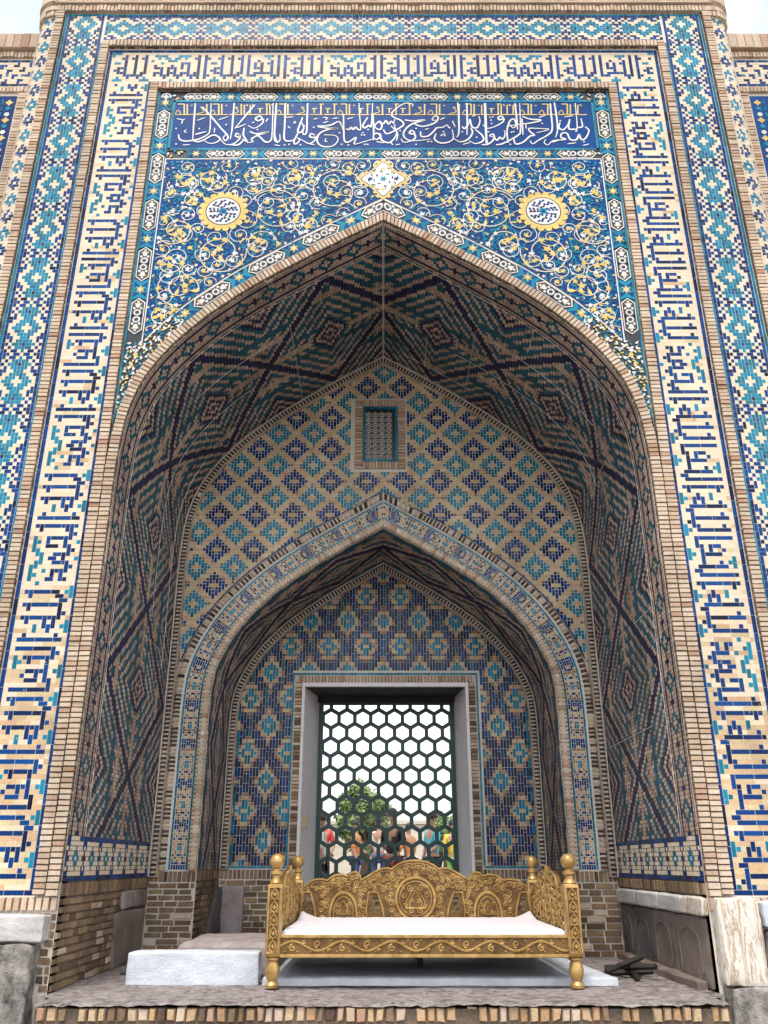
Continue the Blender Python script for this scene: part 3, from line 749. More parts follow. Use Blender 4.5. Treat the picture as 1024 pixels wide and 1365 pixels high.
# ---- grille window: plaster reveal, dark beam, painted hexagon grille
GX0, GX1, GZ1 = -.735, .815, 1.80
rv = MB()
def quad(m, a, b2, c, d): n = len(m.v); m.v += [a, b2, c, d]; m.f.append([n, n+1, n+2, n+3])
quad(rv, (DX0, Y2 - .03, DZ0), (GX0 - .05, Y3, DZ0), (GX0 - .05, Y3, DZ1), (DX0, Y2 - .03, DZ1))
quad(rv, (DX1, Y2 - .03, DZ0), (DX1, Y2 - .03, DZ1), (GX1 + .05, Y3, DZ1), (GX1 + .05, Y3, DZ0))
quad(rv, (DX0, Y2 - .03, DZ0), (DX1, Y2 - .03, DZ0), (GX1 + .05, Y3, DZ0), (GX0 - .05, Y3, DZ0))
rv.box(DX0 - .022, DX0 + .012, Y2 - .045, Y2 - .0, DZ0, DZ1 + .02); rv.box(DX1 - .012, DX1 + .022, Y2 - .045, Y2 - .0, DZ0, DZ1 + .02); rv.box(DX0 + .012, DX1 - .012, Y2 - .045, Y2 - .0, DZ1 - .025, DZ1 + .02)
window = rv.build('grille_window', M_PLASTER, portal)
b = MB(); b.box(DX0 + .012, DX1 - .012, Y2 + .01, Y3 + .1, DZ1 - .02, DZ1 + .05); b.box(GX0 - .1, GX1 + .1, Y3 - .1, Y3 + .1, GZ1 + .02, DZ1 - .0201); b.build('lintel_beam', M_BEAM, window)
pitch = (GX1 - GX0) / 8.0; rowp = pitch * .866; hr = pitch * .5 / .866 * .765
cut = [[(GX0 - .05, DZ0), (GX1 + .05, DZ0), (GX1 + .05, GZ1 + .03), (GX0 - .05, GZ1 + .03)]]
holes = []; r = 0; z = GZ1 - rowp * .02
while z > DZ0 + .05:
    for i in range(-1, 10):
        cx = GX0 + (i + .5 + (.5 if r % 2 == 0 else 0)) * pitch
        pts = [(cx + hr * math.sin(a), z + hr * math.cos(a)) for a in [k * math.pi / 3 for k in range(6)]]
        xl, xh, zl, zh = GX0 + .004, GX1 - .004, DZ0 + .03, GZ1 - .006
        def clip(poly, ax, lim, keep_less):
            out = []
            for q in range(len(poly)):
                a, b2 = poly[q], poly[(q + 1) % len(poly)]
                ina = a[ax] <= lim if keep_less else a[ax] >= lim; inb = b2[ax] <= lim if keep_less else b2[ax] >= lim
                if ina: out.append(a)
                if ina != inb:
                    t = (lim - a[ax]) / (b2[ax] - a[ax]); out.append((a[0] + t * (b2[0] - a[0]), a[1] + t * (b2[1] - a[1])))
            return out
        for ax, lim, kl in ((0, xl, False), (0, xh, True), (1, zl, False), (1, zh, True)):
            if len(pts) >= 3: pts = clip(pts, ax, lim, kl)
        if len(pts) >= 3:
            ar = abs(sum(pts[k][0] * pts[(k+1) % len(pts)][1] - pts[(k+1) % len(pts)][0] * pts[k][1] for k in range(len(pts)))) / 2
            if ar > .0008: holes.append(pts)
    r += 1; z -= rowp
fill2d('hexagon_grille', cut + holes, Y3 - .02, .035, M_GREEN, window)
# little studs where the grille bars meet
b = MB()
for hp in holes:
    if len(hp) == 6:
        for q in (0,): b.lathe([(.006, -.004), (.006, .004)], (hp[q][0], Y3 - .022, hp[q][1] + .012), 6)
b.build('stud', M_BEAM, window, kind='stuff')
# switch box on the left reveal
b = MB(); b.box(DX0 + .015, DX0 + .06, Y2 + .12, Y2 + .17, .36, .47, .004); b.build('switch_box', M_BRASS, portal)

# ------------------------------------------------------------------ spandrel field, borders, calligraphy
CX_, CY_ = 511.0, 682.5
def un(px, py, Y=Y0):
    c, s = math.cos(PITCH), math.sin(PITCH); a = (px - CX_) / F_PX; b_ = -(py - CY_) / F_PX
    t = Y / (c - b_ * s); return (a * t, (s + b_ * c) * t)
pr1 = Path(A1, 1)
Oin = pr1.P + pr1.N * .092; Oout = pr1.P + pr1.N * .262
XB, ZBT = 2.285, 7.27                       # outer edge of the arabesque border
XBI = 2.125
def clipx(P, X): return [tuple(p) for p in P if p[0] < X]
ZP0, ZP1 = 6.50, 7.118                      # calligraphy panel
ZS1 = 6.355                                 # top of the spandrel field
def crossing(P, X):
    i = np.nonzero(P[:, 0] < X)[0][0]; a, b2 = P[i - 1], P[i]; t = (X - a[0]) / (b2[0] - a[0]); return (X, a[1] + t * (b2[1] - a[1]))
# turquoise bed for the border, blue field above the arch, blue panel for the text
bin_ = [crossing(Oin, XB)] + clipx(Oin, XB)
bed_out = bin_ + mirror(bin_[::-1][1:]) + [(-XB, ZBT), (XB, ZBT)]
fill2d('border_bed', [bed_out], Y0 - .004, .006, MATS[BLACK], portal)
so = [crossing(Oout, XBI)] + clipx(Oout, XBI)
field_out = so + mirror(so[::-1][1:]) + [(-XBI, ZS1), (XBI, ZS1)]
fill2d('spandrel_field', [field_out], Y0 - .0085, .008, MATS[BLUE], portal)
fill2d('calligraphy_panel', [[(-XBI + .02, ZP0), (XBI - .02, ZP0), (XBI - .02, ZP1), (-XBI + .02, ZP1)]], Y0 - .0085, .008, MATS[BLUE], portal)
def poly_in(px, pz, poly):
    ins = False; n = len(poly); j = n - 1
    for i in range(n):
        xi, zi = poly[i]; xj, zj = poly[j]
        if (zi > pz) != (zj > pz) and px < (xj - xi) * (pz - zi) / (zj - zi) + xi: ins = not ins
        j = i
    return ins
class Inlay:
    """flat cut-tile pieces (ribbons, leaves, flowers) standing a little proud of a ground at y"""
    def __init__(s, y, h=.004): s.y, s.h, s.v, s.f, s.m = y, h, [], [], []
    def poly(s, pts, col, dz=0.0):
        n = len(s.v); k = len(pts)
        s.v += [(x, s.y, z) for x, z in pts] + [(x, s.y - s.h - dz, z) for x, z in pts]
        s.f.append([n + k + i for i in range(k)]); s.m.append(col)
        for i in range(k): s.f.append([n + i, n + (i+1) % k, n + k + (i+1) % k, n + k + i]); s.m.append(col)
    def ribbon(s, pts, w, col, dz=0.0, inside=None):
        P = np.array(pts); k = len(P)
        if k < 2: return
        T = np.gradient(P, axis=0); T /= np.maximum(np.linalg.norm(T, axis=1), 1e-9)[:, None]; N = np.stack([-T[:, 1], T[:, 0]], 1)
        ww = np.array(w) if np.ndim(w) else np.full(k, w)
        A = P + N * ww[:, None] / 2; B = P - N * ww[:, None] / 2
        for i in range(k - 1):
            if inside and not (inside(*P[i]) and inside(*P[i+1])): continue
            n = len(s.v); y1 = s.y - s.h - dz
            for q in (A[i], A[i+1], B[i+1], B[i]): s.v.append((q[0], y1, q[1]))
            for q in (A[i], A[i+1], B[i+1], B[i]): s.v.append((q[0], s.y, q[1]))
            s.f += [[n, n+1, n+2, n+3], [n, n+4, n+5, n+1], [n+3, n+2, n+6, n+7]]; s.m += [col] * 3
    def disc(s, c, r, col, dz=0.0, k=10, rot=0, rz=None):
        s.poly([(c[0] + r * math.cos(rot + 2*math.pi*i/k), c[1] + (rz or r) * math.sin(rot + 2*math.pi*i/k)) for i in range(k)], col, dz)
    def star(s, c, r, n, col, inner=.5, rot=0, dz=0.0):
        s.poly([(c[0] + (r if i % 2 == 0 else r*inner) * math.cos(rot + math.pi*i/n), c[1] + (r if i % 2 == 0 else r*inner) * math.sin(rot + math.pi*i/n)) for i in range(2*n)], col, dz)
    def leaf(s, c, L, W, ang, col, dz=0.0, curl=.35):
        ca, sa = math.cos(ang), math.sin(ang); up = []; lo = []
        for i in range(6):
            t = i / 5; x = L * t; w = W * math.sin(math.pi * min(1, t * 1.15) ** .8) * .5 if t < .87 else W * .1; bend = curl * L * t * t
            up.append((x, bend + w)); lo.append((x, bend - w))
        pts = up + lo[::-1]
        s.poly([(c[0] + x*ca - y*sa, c[1] + x*sa + y*ca) for x, y in pts], col, dz)
    def build(s, name, parent):
        used = sorted(set(s.m)); mi = {c: i for i, c in enumerate(used)}
        tint = []; 
        me = mesh_from(name, s.v, s.f, [MATS[c] for c in used], [mi[c] for c in s.m]); return obj(name, me, parent, 'stuff')
# borders: cartouche / star repeat along a path given by a mapping (u along, v across, half width hv)
def border(inl, f, L, hv, P=.575, phase=0.0, opn=False):
    def m(u, v):
        p, _ = f(np.array([float(u)]), np.array([float(v)])); return (p[0][0], p[0][2])
    def poly(pts, col, dz=0.0): inl.poly([m(u, v) for u, v in pts], col, dz)
    def ell(u, v, a, b2, col, dz, k=8): poly([(u + a * math.cos(2*math.pi*i/k), v + b2 * math.sin(2*math.pi*i/k)) for i in range(k)], col, dz)
    u = phase
    while u < L + P:
        a = P * .34; h = hv * .98
        if (u - a > 0 or opn) and u + a < L:
            poly([(u - a, 0), (u - a * .75, h), (u + a * .75, h), (u + a, 0), (u + a * .75, -h), (u - a * .75, -h)], WHITE, 0)
            a2 = a - .012; h2 = h - .008
            poly([(u - a2, 0), (u - a2 * .75, h2), (u + a2 * .75, h2), (u + a2, 0), (u + a2 * .75, -h2), (u - a2 * .75, -h2)], BLACK, .001)
            for sgn in (-1, 1):
                ell(u + sgn * .038, 0, .034, hv * .56, WHITE, .002, 10); ell(u + sgn * .038, 0, .020, hv * .34, BLACK, .003, 6)
                ell(u + sgn * .115, 0, .030, hv * .36, WHITE, .002); ell(u + sgn * .15, 0, .016, hv * .2, WHITE, .002, 6)
                for sv in (-1, 1):
                    ell(u + sgn * .082, sv * hv * .5, .014, hv * .2, WHITE, .002, 6); ell(u + sgn * .13, sv * hv * .42, .010, hv * .14, YELLOW, .002, 6)
                    ell(u + sgn * .0, sv * hv * .66, .014, hv * .12, WHITE, .002, 6)
        w = u + P / 2
        if .06 < w < L - .06:
            poly([(w - .115, hv * 1.1), (w + .115, hv * 1.1), (w + .085, 0), (w + .115, -hv * 1.1), (w - .115, -hv * 1.1), (w - .085, 0)], TURQ, 0)
            for sgn in (-1, 1):
                poly([(w + sgn * .085, hv * .95), (w + sgn * .05, hv * .35), (w + sgn * .02, hv * .95)], NAVY, .001); poly([(w + sgn * .085, -hv * .95), (w + sgn * .05, -hv * .35), (w + sgn * .02, -hv * .95)], NAVY, .001)
            for sgn in ():
                poly([(w + sgn * .10, hv * .9), (w + sgn * .045, hv * .1), (w + sgn * .10, -hv * .9), (w + sgn * .088, -hv * .2), (w + sgn * .088, hv * .2)], NAVY, 0)
            k = 6
            poly([(w + (.046 if i % 2 == 0 else .022) * math.cos(math.pi*i/k), (hv * .72 if i % 2 == 0 else hv * .34) * math.sin(math.pi*i/k)) for i in range(2*k)], YELLOW, .002)
            ell(w, 0, .011, hv * .18, WHITE, .003, 6)
            for i in range(6):
                an = math.pi / 6 + i * math.pi / 3; ell(w + .047 * math.cos(an), hv * .66 * math.sin(an), .010, hv * .15, NAVY if i % 2 else BLACK, .002, 6)
        u += P
inl = Inlay(Y0 - .0095, .002)
zsplit = crossing(Oout, XBI)[1]
for sg in (-1, 1):
    border(inl, swap(lambda u, v, sg=sg: PL(u + sg * (XB + XBI) / 2, v + zsplit - .02)), ZBT - zsplit, .062, phase=.28)
    border(inl, (lambda pp: (lambda u, v: pp.face(Y0)(u + ustart, v + .177)))(Path(A1, sg)), 0, .06) if False else None
    pp = Path(A1, sg)
    i0 = np.nonzero((pp.P + pp.N * .262)[:, 0] < XBI)[0][0]; us = pp.L[i0] - .05
    border(inl, (lambda u, v, pp=pp, us=us: pp.face(Y0)(pp.len - u, v + .180)), pp.len - us, .062, phase=.0, opn=True)
    # the narrow tail of the border running down between rib and arch
    u = us - .08
    while True:
        (p, n_) = pp.at(np.array([u])); xi = p[0][0] + n_[0][0] * .095; w = XB - xi
        if w < .02 or u < 1: break
        zc = (p[0] + n_[0] * (.092 + w / 2))[1]
        cxm = sg * (xi + w / 2)
        inl.disc((cxm, zc), w * .10, YELLOW, .0022, 6)
        u -= .10
border(inl, lambda u, v: PL(u - XBI, v + (ZBT + ZP1) / 2 - .008), 2 * XBI, .052, phase=.29)
border(inl, lambda u, v: PL(u - XBI, v + (ZP0 + ZS1) / 2), 2 * XBI, .055, phase=.0)
tips = []
for _ in range(60000):
    x = random.uniform(1.6, XB - .02); z = random.uniform(3.5, 5.0)
    if z > zsplit + .35 or not poly_in(x, z, bed_out): continue
    if z > zsplit - .03 and (x > XBI - .0 or z > np.interp(x, Oout[::-1, 0], Oout[::-1, 1]) - .012 or x < 1.78): continue
    i = int(np.argmin(np.hypot(Oin[:, 0] - x, Oin[:, 1] - z))); dd = math.hypot(Oin[i, 0] - x, Oin[i, 1] - z)
    if dd < .022 or any((x - a) ** 2 + (z - b2) ** 2 < .027 ** 2 for a, b2 in tips): continue
    tips.append((x, z)); an = random.uniform(0, 6.28); k = random.random(); d0 = .0012 + random.random() * .0008
    for sg in (-1, 1):
        c = (sg * x, z); a2 = an if sg > 0 else math.pi - an
        if k < .55: inl.leaf(c, .042, .020, a2, WHITE, d0)
        elif k < .75: inl.leaf(c, .036, .018, a2, YELLOW, d0)
        else: inl.leaf(c, .036, .018, a2, TURQ, d0)
for sg in (-1, 1):
    cx, cz = sg * (XB + XBI) / 2, (ZBT + ZP1) / 2 - .008
    inl.disc((cx, cz), .055, WHITE, .001, 8); inl.disc((cx, cz), .040, BLACK, .0015, 8); inl.star((cx, cz), .036, 4, WHITE, .5, 0, .002); inl.disc((cx, cz), .010, YELLOW, .0026, 6)
for sg in (-1, 1):
    for cz in ((ZBT + ZP1) / 2 - .008, (ZP0 + ZS1) / 2):
        for k_ in range(5): inl.leaf((sg * (XBI - .02 - .035 * k_), cz + .015 * (-1) ** k_), .045, .022, random.uniform(0, 6), (WHITE, YELLOW, TURQ)[k_ % 3], .0015)
inl.build('border_arabesque', portal)
b = Inlay(Y0 - .004, .008)
def lines(col, w, pts): b.ribbon(pts, w, col)
for sg in (-1, 1):
    lines(TURQ, .016, [(sg * (XB - .008), z) for z in np.linspace(3.3, ZBT, 30)])
    lines(WHITE, .010, [(sg * (XBI + .004), z) for z in np.linspace(zsplit, ZS1 + .01, 20)])
    q = pr1.P + pr1.N * .258; q = q[q[:, 0] < XBI + .01]; lines(BLACK, .012, [(sg * x, z) for x, z in q])
    q = pr1.P + pr1.N * .246; q = q[q[:, 0] < XBI + .02]; lines(WHITE, .010, [(sg * x, z) for x, z in q])
    q = pr1.P + pr1.N * .100; q = q[q[:, 0] < XB]; lines(TURQ, .016, [(sg * x, z) for x, z in q])
    lines(TURQ, .024, [(sg * (XBI - .012), z) for z in np.linspace(ZP0 - .02, ZP1 + .02, 6)])
for z in (ZP0 - .010, ZP1 + .010): lines(TURQ, .024, [(x, z) for x in np.linspace(-XBI + .0, XBI - .0, 30)])
for z in (ZS1 + .005,): lines(WHITE, .010, [(x, z) for x in np.linspace(-XBI, XBI, 30)])
lines(BLACK, .010, [(x, ZP0 - .027) for x in np.linspace(-XBI, XBI, 30)])
b.build('border_fillet', portal)

# ---- calligraphy, drawn stroke by stroke after the panel
cal = Inlay(Y0 - .0085, .004)
def catmull(pts, n=5):
    P = [np.array(p, float) for p in pts]
    if len(P) < 3: return [tuple(P[0] * (1 - t) + P[-1] * t) for t in np.linspace(0, 1, 6)]
    Q = [2*P[0]-P[1]] + P + [2*P[-1]-P[-2]]; out = []
    for i in range(1, len(Q)-2):
        p0, p1, p2, p3 = Q[i-1:i+3]
        for t in np.linspace(0, 1, n, endpoint=False): out.append(tuple(.5*(2*p1+(p2-p0)*t+(2*p0-5*p1+4*p2-p3)*t*t+(-p0+3*p1-3*p2+p3)*t**3)))
    out.append(tuple(P[-1])); return out
STROKES = {
222: [[(265,60),(252,230),(240,400)],[(112,345),(120,385),(165,405),(240,398),(300,385),(370,350),(396,310),(403,200),(408,60)],[(240,400),(290,412),(350,390),(420,352),(468,362),(488,392),(440,422),(390,425),(345,402)],
  [(330,95),(420,195),(500,290),(555,350),(560,380),(538,402),(520,375),(540,345)],[(618,58),(606,200),(598,300),(582,390)],[(805,75),(720,175),(625,290)],[(668,345),(640,335),(630,358),(660,368),(672,340),(665,385),(610,430),(540,434),(490,385)],
  [(708,285),(702,350),(735,410),(690,385)],[(700,400),(650,440),(560,436)],[(758,318),(820,338),(930,322),(850,346),(795,372),(775,395),(790,412),(735,420)],[(820,345),(860,375),(900,412),(945,405),(962,340),(972,60)],
  [(875,200),(850,178),(812,200),(835,220),(880,205),(868,250),(800,288),(742,262)],[(1003,60),(990,230),(985,340),(1005,410),(1022,420)],[(280,218),(355,190)],[(262,345),(365,318)],[(640,285),(725,250)],[(475,212),(565,182)],[(440,285),(436,330)],[(150,440),(215,438)],
  [(180,300),(165,320),(190,328)],[(95,200),(150,212),(170,205)],[(150,215),(140,250)],[(925,200),(905,230)],[(780,240),(800,232)]],
362: [[(45,60),(34,220),(28,380),(50,412),(78,395),(76,345)],[(130,60),(122,250),(118,385),(165,405),(215,385),(240,335)],[(240,335),(205,410),(222,432),(255,400),(235,375)],[(330,60),(325,200),(318,330),(285,335),(300,260)],[(285,190),(240,310),(265,325),(295,285),(275,235)],
  [(395,350),(362,338),(350,365),(390,372),(402,345),(396,395),(345,428),(290,402),(240,378)],[(415,268),(480,268),(545,258),(610,228),(638,262),(652,305)],[(425,275),(510,288),(605,290),(520,298),(440,335),(415,395),(440,440),(495,457),(565,445),(606,395),(580,355),(478,348)],
  [(655,160),(658,300),(665,402),(705,412),(770,372),(752,428),(795,425),(920,388)],[(680,292),(705,302),(725,280),(745,302),(765,278),(790,300),(812,290),(800,150),(797,60)],[(875,190),(832,262),(850,285),(885,262),(905,275),(915,180),(920,60)],[(922,160),(930,300),(925,400)],[(925,345),(965,335),(992,362),(955,392),(925,370)],[(955,410),(1022,422)],
  [(945,255),(985,225),(1005,270),(985,300),(950,285),(940,250)],[(130,190),(200,185)],[(385,205),(420,200)],[(470,190),(510,195),(490,215)],[(470,240),(520,225)],[(560,200),(610,195)],[(690,205),(745,190)],[(340,428),(395,440)],[(30,440),(80,448)],[(495,380),(490,408),(512,410)],[(200,240),(220,225),(210,250)],[(150,270),(170,290)]],
502: [[(0,335),(35,345),(45,395),(110,420),(158,385),(182,325),(130,268)],[(62,300),(90,338),(150,318),(242,262),(225,220),(150,185),(140,150),(190,100),(260,62),(325,68),(328,92)],[(12,225),(60,248),(85,218),(108,250),(135,225),(155,245),(165,205)],
  [(258,212),(330,222),(440,212),(330,246),(268,292),(244,345),(270,385),(340,402),(490,388)],[(330,240),(400,270),(470,262),(540,232),(560,190),(530,178),(505,212),(550,216)],[(352,335),(318,308),(300,335),(345,345),(352,375),(320,400),(250,416),(222,385)],
  [(400,318),(408,362),(470,358),(525,310),(548,285),(600,280),(642,258),(655,285)],[(540,338),(528,388),(580,422),(660,412),(698,375),(688,300)],[(738,55),(748,200),(748,330),(730,372)],[(820,60),(824,200),(822,350)],[(858,285),(872,330),(830,390),(760,412),(700,382)],
  [(778,272),(800,292),(835,250),(845,205)],[(850,205),(868,275),(915,282),(940,225),(930,180)],[(898,300),(962,355),(968,402),(900,428),(842,402)],[(990,60),(996,250),(1002,400),(1022,432)],[(130,420),(150,440)],[(175,440),(215,432)],[(160,270),(190,345),(180,405)],[(440,300),(475,290)],[(590,345),(630,340)],[(690,220),(715,280)],[(580,210),(620,190)],[(785,435),(850,418)],[(870,180),(900,170)]],
642: [[(25,60),(34,250),(40,430)],[(0,438),(60,432),(112,385),(104,342),(72,358),(112,372)],[(112,372),(140,398),(165,370),(190,388),(212,350),(206,308)],[(198,195),(178,178),(150,192),(162,212),(200,200),(190,232),(120,272),(50,288),(12,255)],[(130,440),(200,424),(330,352),(352,300),(345,60)],[(302,60),(318,200),(326,300)],
  [(240,420),(230,310),(255,225),(295,205),(312,262),(285,285),(258,255)],[(368,180),(440,205),(540,215),(450,240),(350,252),(228,272)],[(365,200),(375,350)],[(290,382),(310,432),(380,412),(440,360),(480,352),(440,320),(430,290),(500,290),(612,298),(500,330)],[(620,60),(634,180),(640,300),(600,350),(520,395),(462,430),(440,400)],[(660,55),(680,180),(690,300),(672,372)],
  [(712,235),(702,282),(738,302),(778,265),(800,205)],[(800,205),(792,290),(838,296),(868,282),(850,60)],[(868,282),(915,272),(902,200)],[(940,275),(975,310),(945,378),(905,390),(885,345),(862,392),(805,390),(775,335),(728,335),(722,372),(765,390),(650,402),(602,440),(568,418),(582,388)],[(780,430),(860,420)],[(920,445),(975,432)],[(400,250),(405,295)],[(520,190),(580,170)],[(750,185),(830,175)],[(640,415),(700,398)],[(850,320),(870,312)]],
}
DOTS = {222: [(545,255),(300,292),(830,300),(90,290),(90,432),(780,380),(300,408)], 362: [(160,435),(265,440),(385,280),(620,330),(640,435),(700,440),(820,350),(845,350),(830,330),(875,435),(850,435),(120,440),(880,300)], 502: [(665,285),(610,320),(590,355),(620,355),(360,435),(470,410),(165,260),(360,290),(500,410),(215,310),(910,370),(780,320)], 642: [(715,220),(550,245),(75,190),(100,185),(85,215),(90,245),(270,325),(290,320),(930,410),(260,435),(60,320)]}
for xo, sts in STROKES.items():
    for st in sts:
        pts = catmull([un(xo + x / 6.827, 130 + y / 6.827) for x, y in st]); k = len(pts)
        lng = sum(math.dist(st[i], st[i+1]) for i in range(len(st) - 1)) > 100
        w = [(.017 if lng else .0115) * (.55 + .45 * math.sin(math.pi * min(1, .15 + i / k))) for i in range(k)]
        cal.ribbon(pts, w, WHITE, random.random() * .0006)
    for x, y in DOTS[xo]: cal.disc(un(xo + x / 6.827, 130 + y / 6.827), .011, WHITE, .0004, 4, math.pi / 4)
ycal = Inlay(Y0 - .0085, .003)
def kline(y, x0, x1, w=.012):
    a, b2 = un(x0, y), un(x1, y); ycal.ribbon([a, b2], w, YELLOW, random.random() * .0006)
def kbar(x, y0, y1, w=.014): ycal.ribbon([un(x, y0), un(x, y1)], w, YELLOW, random.random() * .0006)
x = 234.0
while x < 778:
    m = random.choice('lkhm') if x > 240 else 'h'
    if m == 'l': kbar(x, 141, 154.5); kline(154, x, x + 12); ycal.disc(un(x + 3, 141), .012, YELLOW, 0, 3, -math.pi/2); x += 8
    elif m == 'k': kline(154, x, x + 18); ycal.ribbon(catmull([un(x + 12, 145), un(x + 8, 144), un(x + 12, 150), un(x + 3, 153)]), .009, YELLOW); kbar(x + 16, 140, 154.5); x += 20
    elif m == 'h': kline(154, x, x + 24); ycal.ribbon(catmull([un(x, 153), un(x + 4, 148), un(x + 7, 153), un(x + 1, 154)]), .008, YELLOW, .0005); kbar(x + 12, 140, 154.5); kbar(x + 16, 140, 154.5); kline(140, x + 4, x + 12); x += 26
    else: kline(154, x, x + 16); kbar(x + 5, 146, 152); kline(146, x + 2, x + 9); kbar(x + 14, 140, 154.5); kline(140, x + 12, x + 18); x += 18
    ycal.disc(un(x - 4, 142), .013, YELLOW, .0006, 3, -math.pi / 2)
ycal.build('yellow_kufic_line', portal)
cal.build('white_calligraphy', portal)

# ---- spandrel arabesque
sp = Inlay(Y0 - .0085, .003)
fo = [(x, z) for x, z in field_out]
def inside(x, z): return abs(x) < XBI - .015 and z < ZS1 - .015 and poly_in(x, z, fo) and z > np.interp(abs(x), Oout[::-1, 0], Oout[::-1, 1]) + .01
def spiral(c, Rr, turns, a0, dr, col=CREAM, w=.0095):
    n = int(26 * turns); pts = []
    for i in range(n + 1):
        t = i / n; a = a0 + dr * turns * 2 * math.pi * t; r = Rr * (1 - .82 * t ** 1.15); pts.append((c[0] + r * math.cos(a), c[1] + r * math.sin(a)))
    sp.ribbon(pts, w, col, .0008 + random.random() * .0006, inside); return pts
def palmette(c, s_, ang, col=YELLOW):
    if not inside(*c): return
    for da, L in ((0, 1.0), (.9, .8), (-.9, .8), (1.9, .5), (-1.9, .5)):
        sp.leaf(c, s_ * L, s_ * .42, ang + da, col, .0018 + random.random() * .0006, curl=.25 if da >= 0 else -.25)
SP = [((446,255),.27,1.7,.3,1),((365,281),.26,1.8,2.5,-1),((340,238),.18,1.6,4.0,1),((395,236),.15,1.4,1.0,-1),((280,240),.15,1.5,.5,-1),((243,245),.16,1.4,3.2,1),((232,308),.20,1.7,1.5,1),((292,338),.24,1.7,.2,-1),((239,385),.22,1.7,2.4,1),((345,325),.17,1.5,5.0,1),((224,352),.13,1.3,.8,-1),((408,300),.14,1.4,2.0,1),((212,420),.13,1.3,1.2,-1),((255,268),.11,1.2,.0,1)]
med = un(298, 283); 
MC = [(med[0], med[1], .30), (-med[0], med[1], .30), (0, un(508, 240)[1], .22)]
placed = []
for sgn in (-1, 1):
    for (pxc, Rr, tn, a0, dr) in SP:
        c = un(pxc[0] + 2.5, pxc[1]); c = (-abs(c[0]), c[1]); a = a0; d = dr
        if sgn > 0: c = (-c[0], c[1]); a = math.pi - a0; d = -dr
        pts = spiral(c, Rr, tn, a, d)
        for i in range(3, len(pts) - 3, 6):
            x, z = pts[i]; tx = pts[i+1][0] - x; tz = pts[i+1][1] - z; an = math.atan2(tz, tx)
            if (i // 6) % 3 == 0: palmette((x, z), .052, an + d * .8)
            elif (i // 6) % 3 == 1:
                if inside(x, z): sp.star((x, z), .026, 5, WHITE, .55, an, .0022)
            else:
                if inside(x, z): sp.leaf((x, z), .085, .036, an + d * 1.1, YELLOW, .0016, .4 * d)
        palmette(pts[-1], .062, a + d * tn * 6.28 + 1.2 * d)
        # thin turquoise counter vine
        q = [(c[0] + (Rr * 1.12 + .03 * math.sin(5 * t)) * math.cos(a + t * d), c[1] + (Rr * 1.12 + .03 * math.sin(5 * t)) * math.sin(a + t * d)) for t in np.linspace(0, 5.0, 34)]
        sp.ribbon(q, .009, TURQ, .0002, inside)
        q = [(c[0] + (Rr * .62 + .02 * math.sin(6 * t)) * math.cos(a + t * d), c[1] + (Rr * .62 + .02 * math.sin(6 * t)) * math.sin(a + t * d)) for t in np.linspace(1, 5.5, 24)]
        sp.ribbon(q, .008, TURQ, .0002, inside)
small = []
for _ in range(4000):
    x = random.uniform(.03, XBI - .05); z = random.uniform(4.1, ZS1 - .05); Rr = random.uniform(.07, .125)
    if not inside(x, z) or any(math.hypot(x - a, z - b2) < .72 * (Rr + q) for a, b2, q in small): continue
    if any(math.hypot(abs(un(p_[0][0], p_[0][1])[0]) - x, un(*p_[0])[1] - z) < .4 * p_[1] for p_ in SP): continue
    small.append((x, z, Rr)); a0 = random.uniform(0, 6.28); d = random.choice((-1, 1)); cl = random.choice((CREAM, CREAM, WHITE, TURQ))
    for sgn in (-1, 1):
        pts = spiral((sgn * x, z), Rr, 1.5, a0 if sgn > 0 else math.pi - a0, d * sgn, cl, .0068)
        palmette(pts[-1], .045, a0 if sgn > 0 else math.pi - a0, YELLOW if random.random() < .6 else WHITE)
    if len(small) > 70: break
# scatter: little flowers and leaves that fill the ground, mirrored about the axis
cnt = 0; pts_s = []
for _ in range(60000):
    x = random.uniform(0, XBI); z = random.uniform(3.9, ZS1)
    if not inside(x, z): continue
    if any((x - a[0]) ** 2 + (z - a[1]) ** 2 < (.034) ** 2 for a in pts_s): continue
    if any((x - a) ** 2 + (z - b2) ** 2 < (r_ * .95) ** 2 for a, b2, r_ in MC): continue
    pts_s.append((x, z)); k = random.random(); an = random.uniform(0, 6.28); d0 = random.random() * .0008
    for sgn in (-1, 1):
        a2 = an if sgn > 0 else math.pi - an; c = (sgn * x, z)
        if k < .48: sp.leaf(c, .055, .018, a2, TURQ, d0)
        elif k < .56: sp.leaf(c, .036, .015, a2, WHITE, d0)
        elif k < .64: sp.star(c, .021, 5, WHITE, .5, a2, d0); sp.disc(c, .007, YELLOW, d0 + .0006, 6)
        elif k < .74: sp.leaf(c, .045, .020, a2, YELLOW, d0)
        elif k < .9: sp.disc(c, .013, TURQ, d0, 6)
        else: sp.leaf(c, .045, .02, a2, BLACK, d0)
    if len(pts_s) > 1500: break
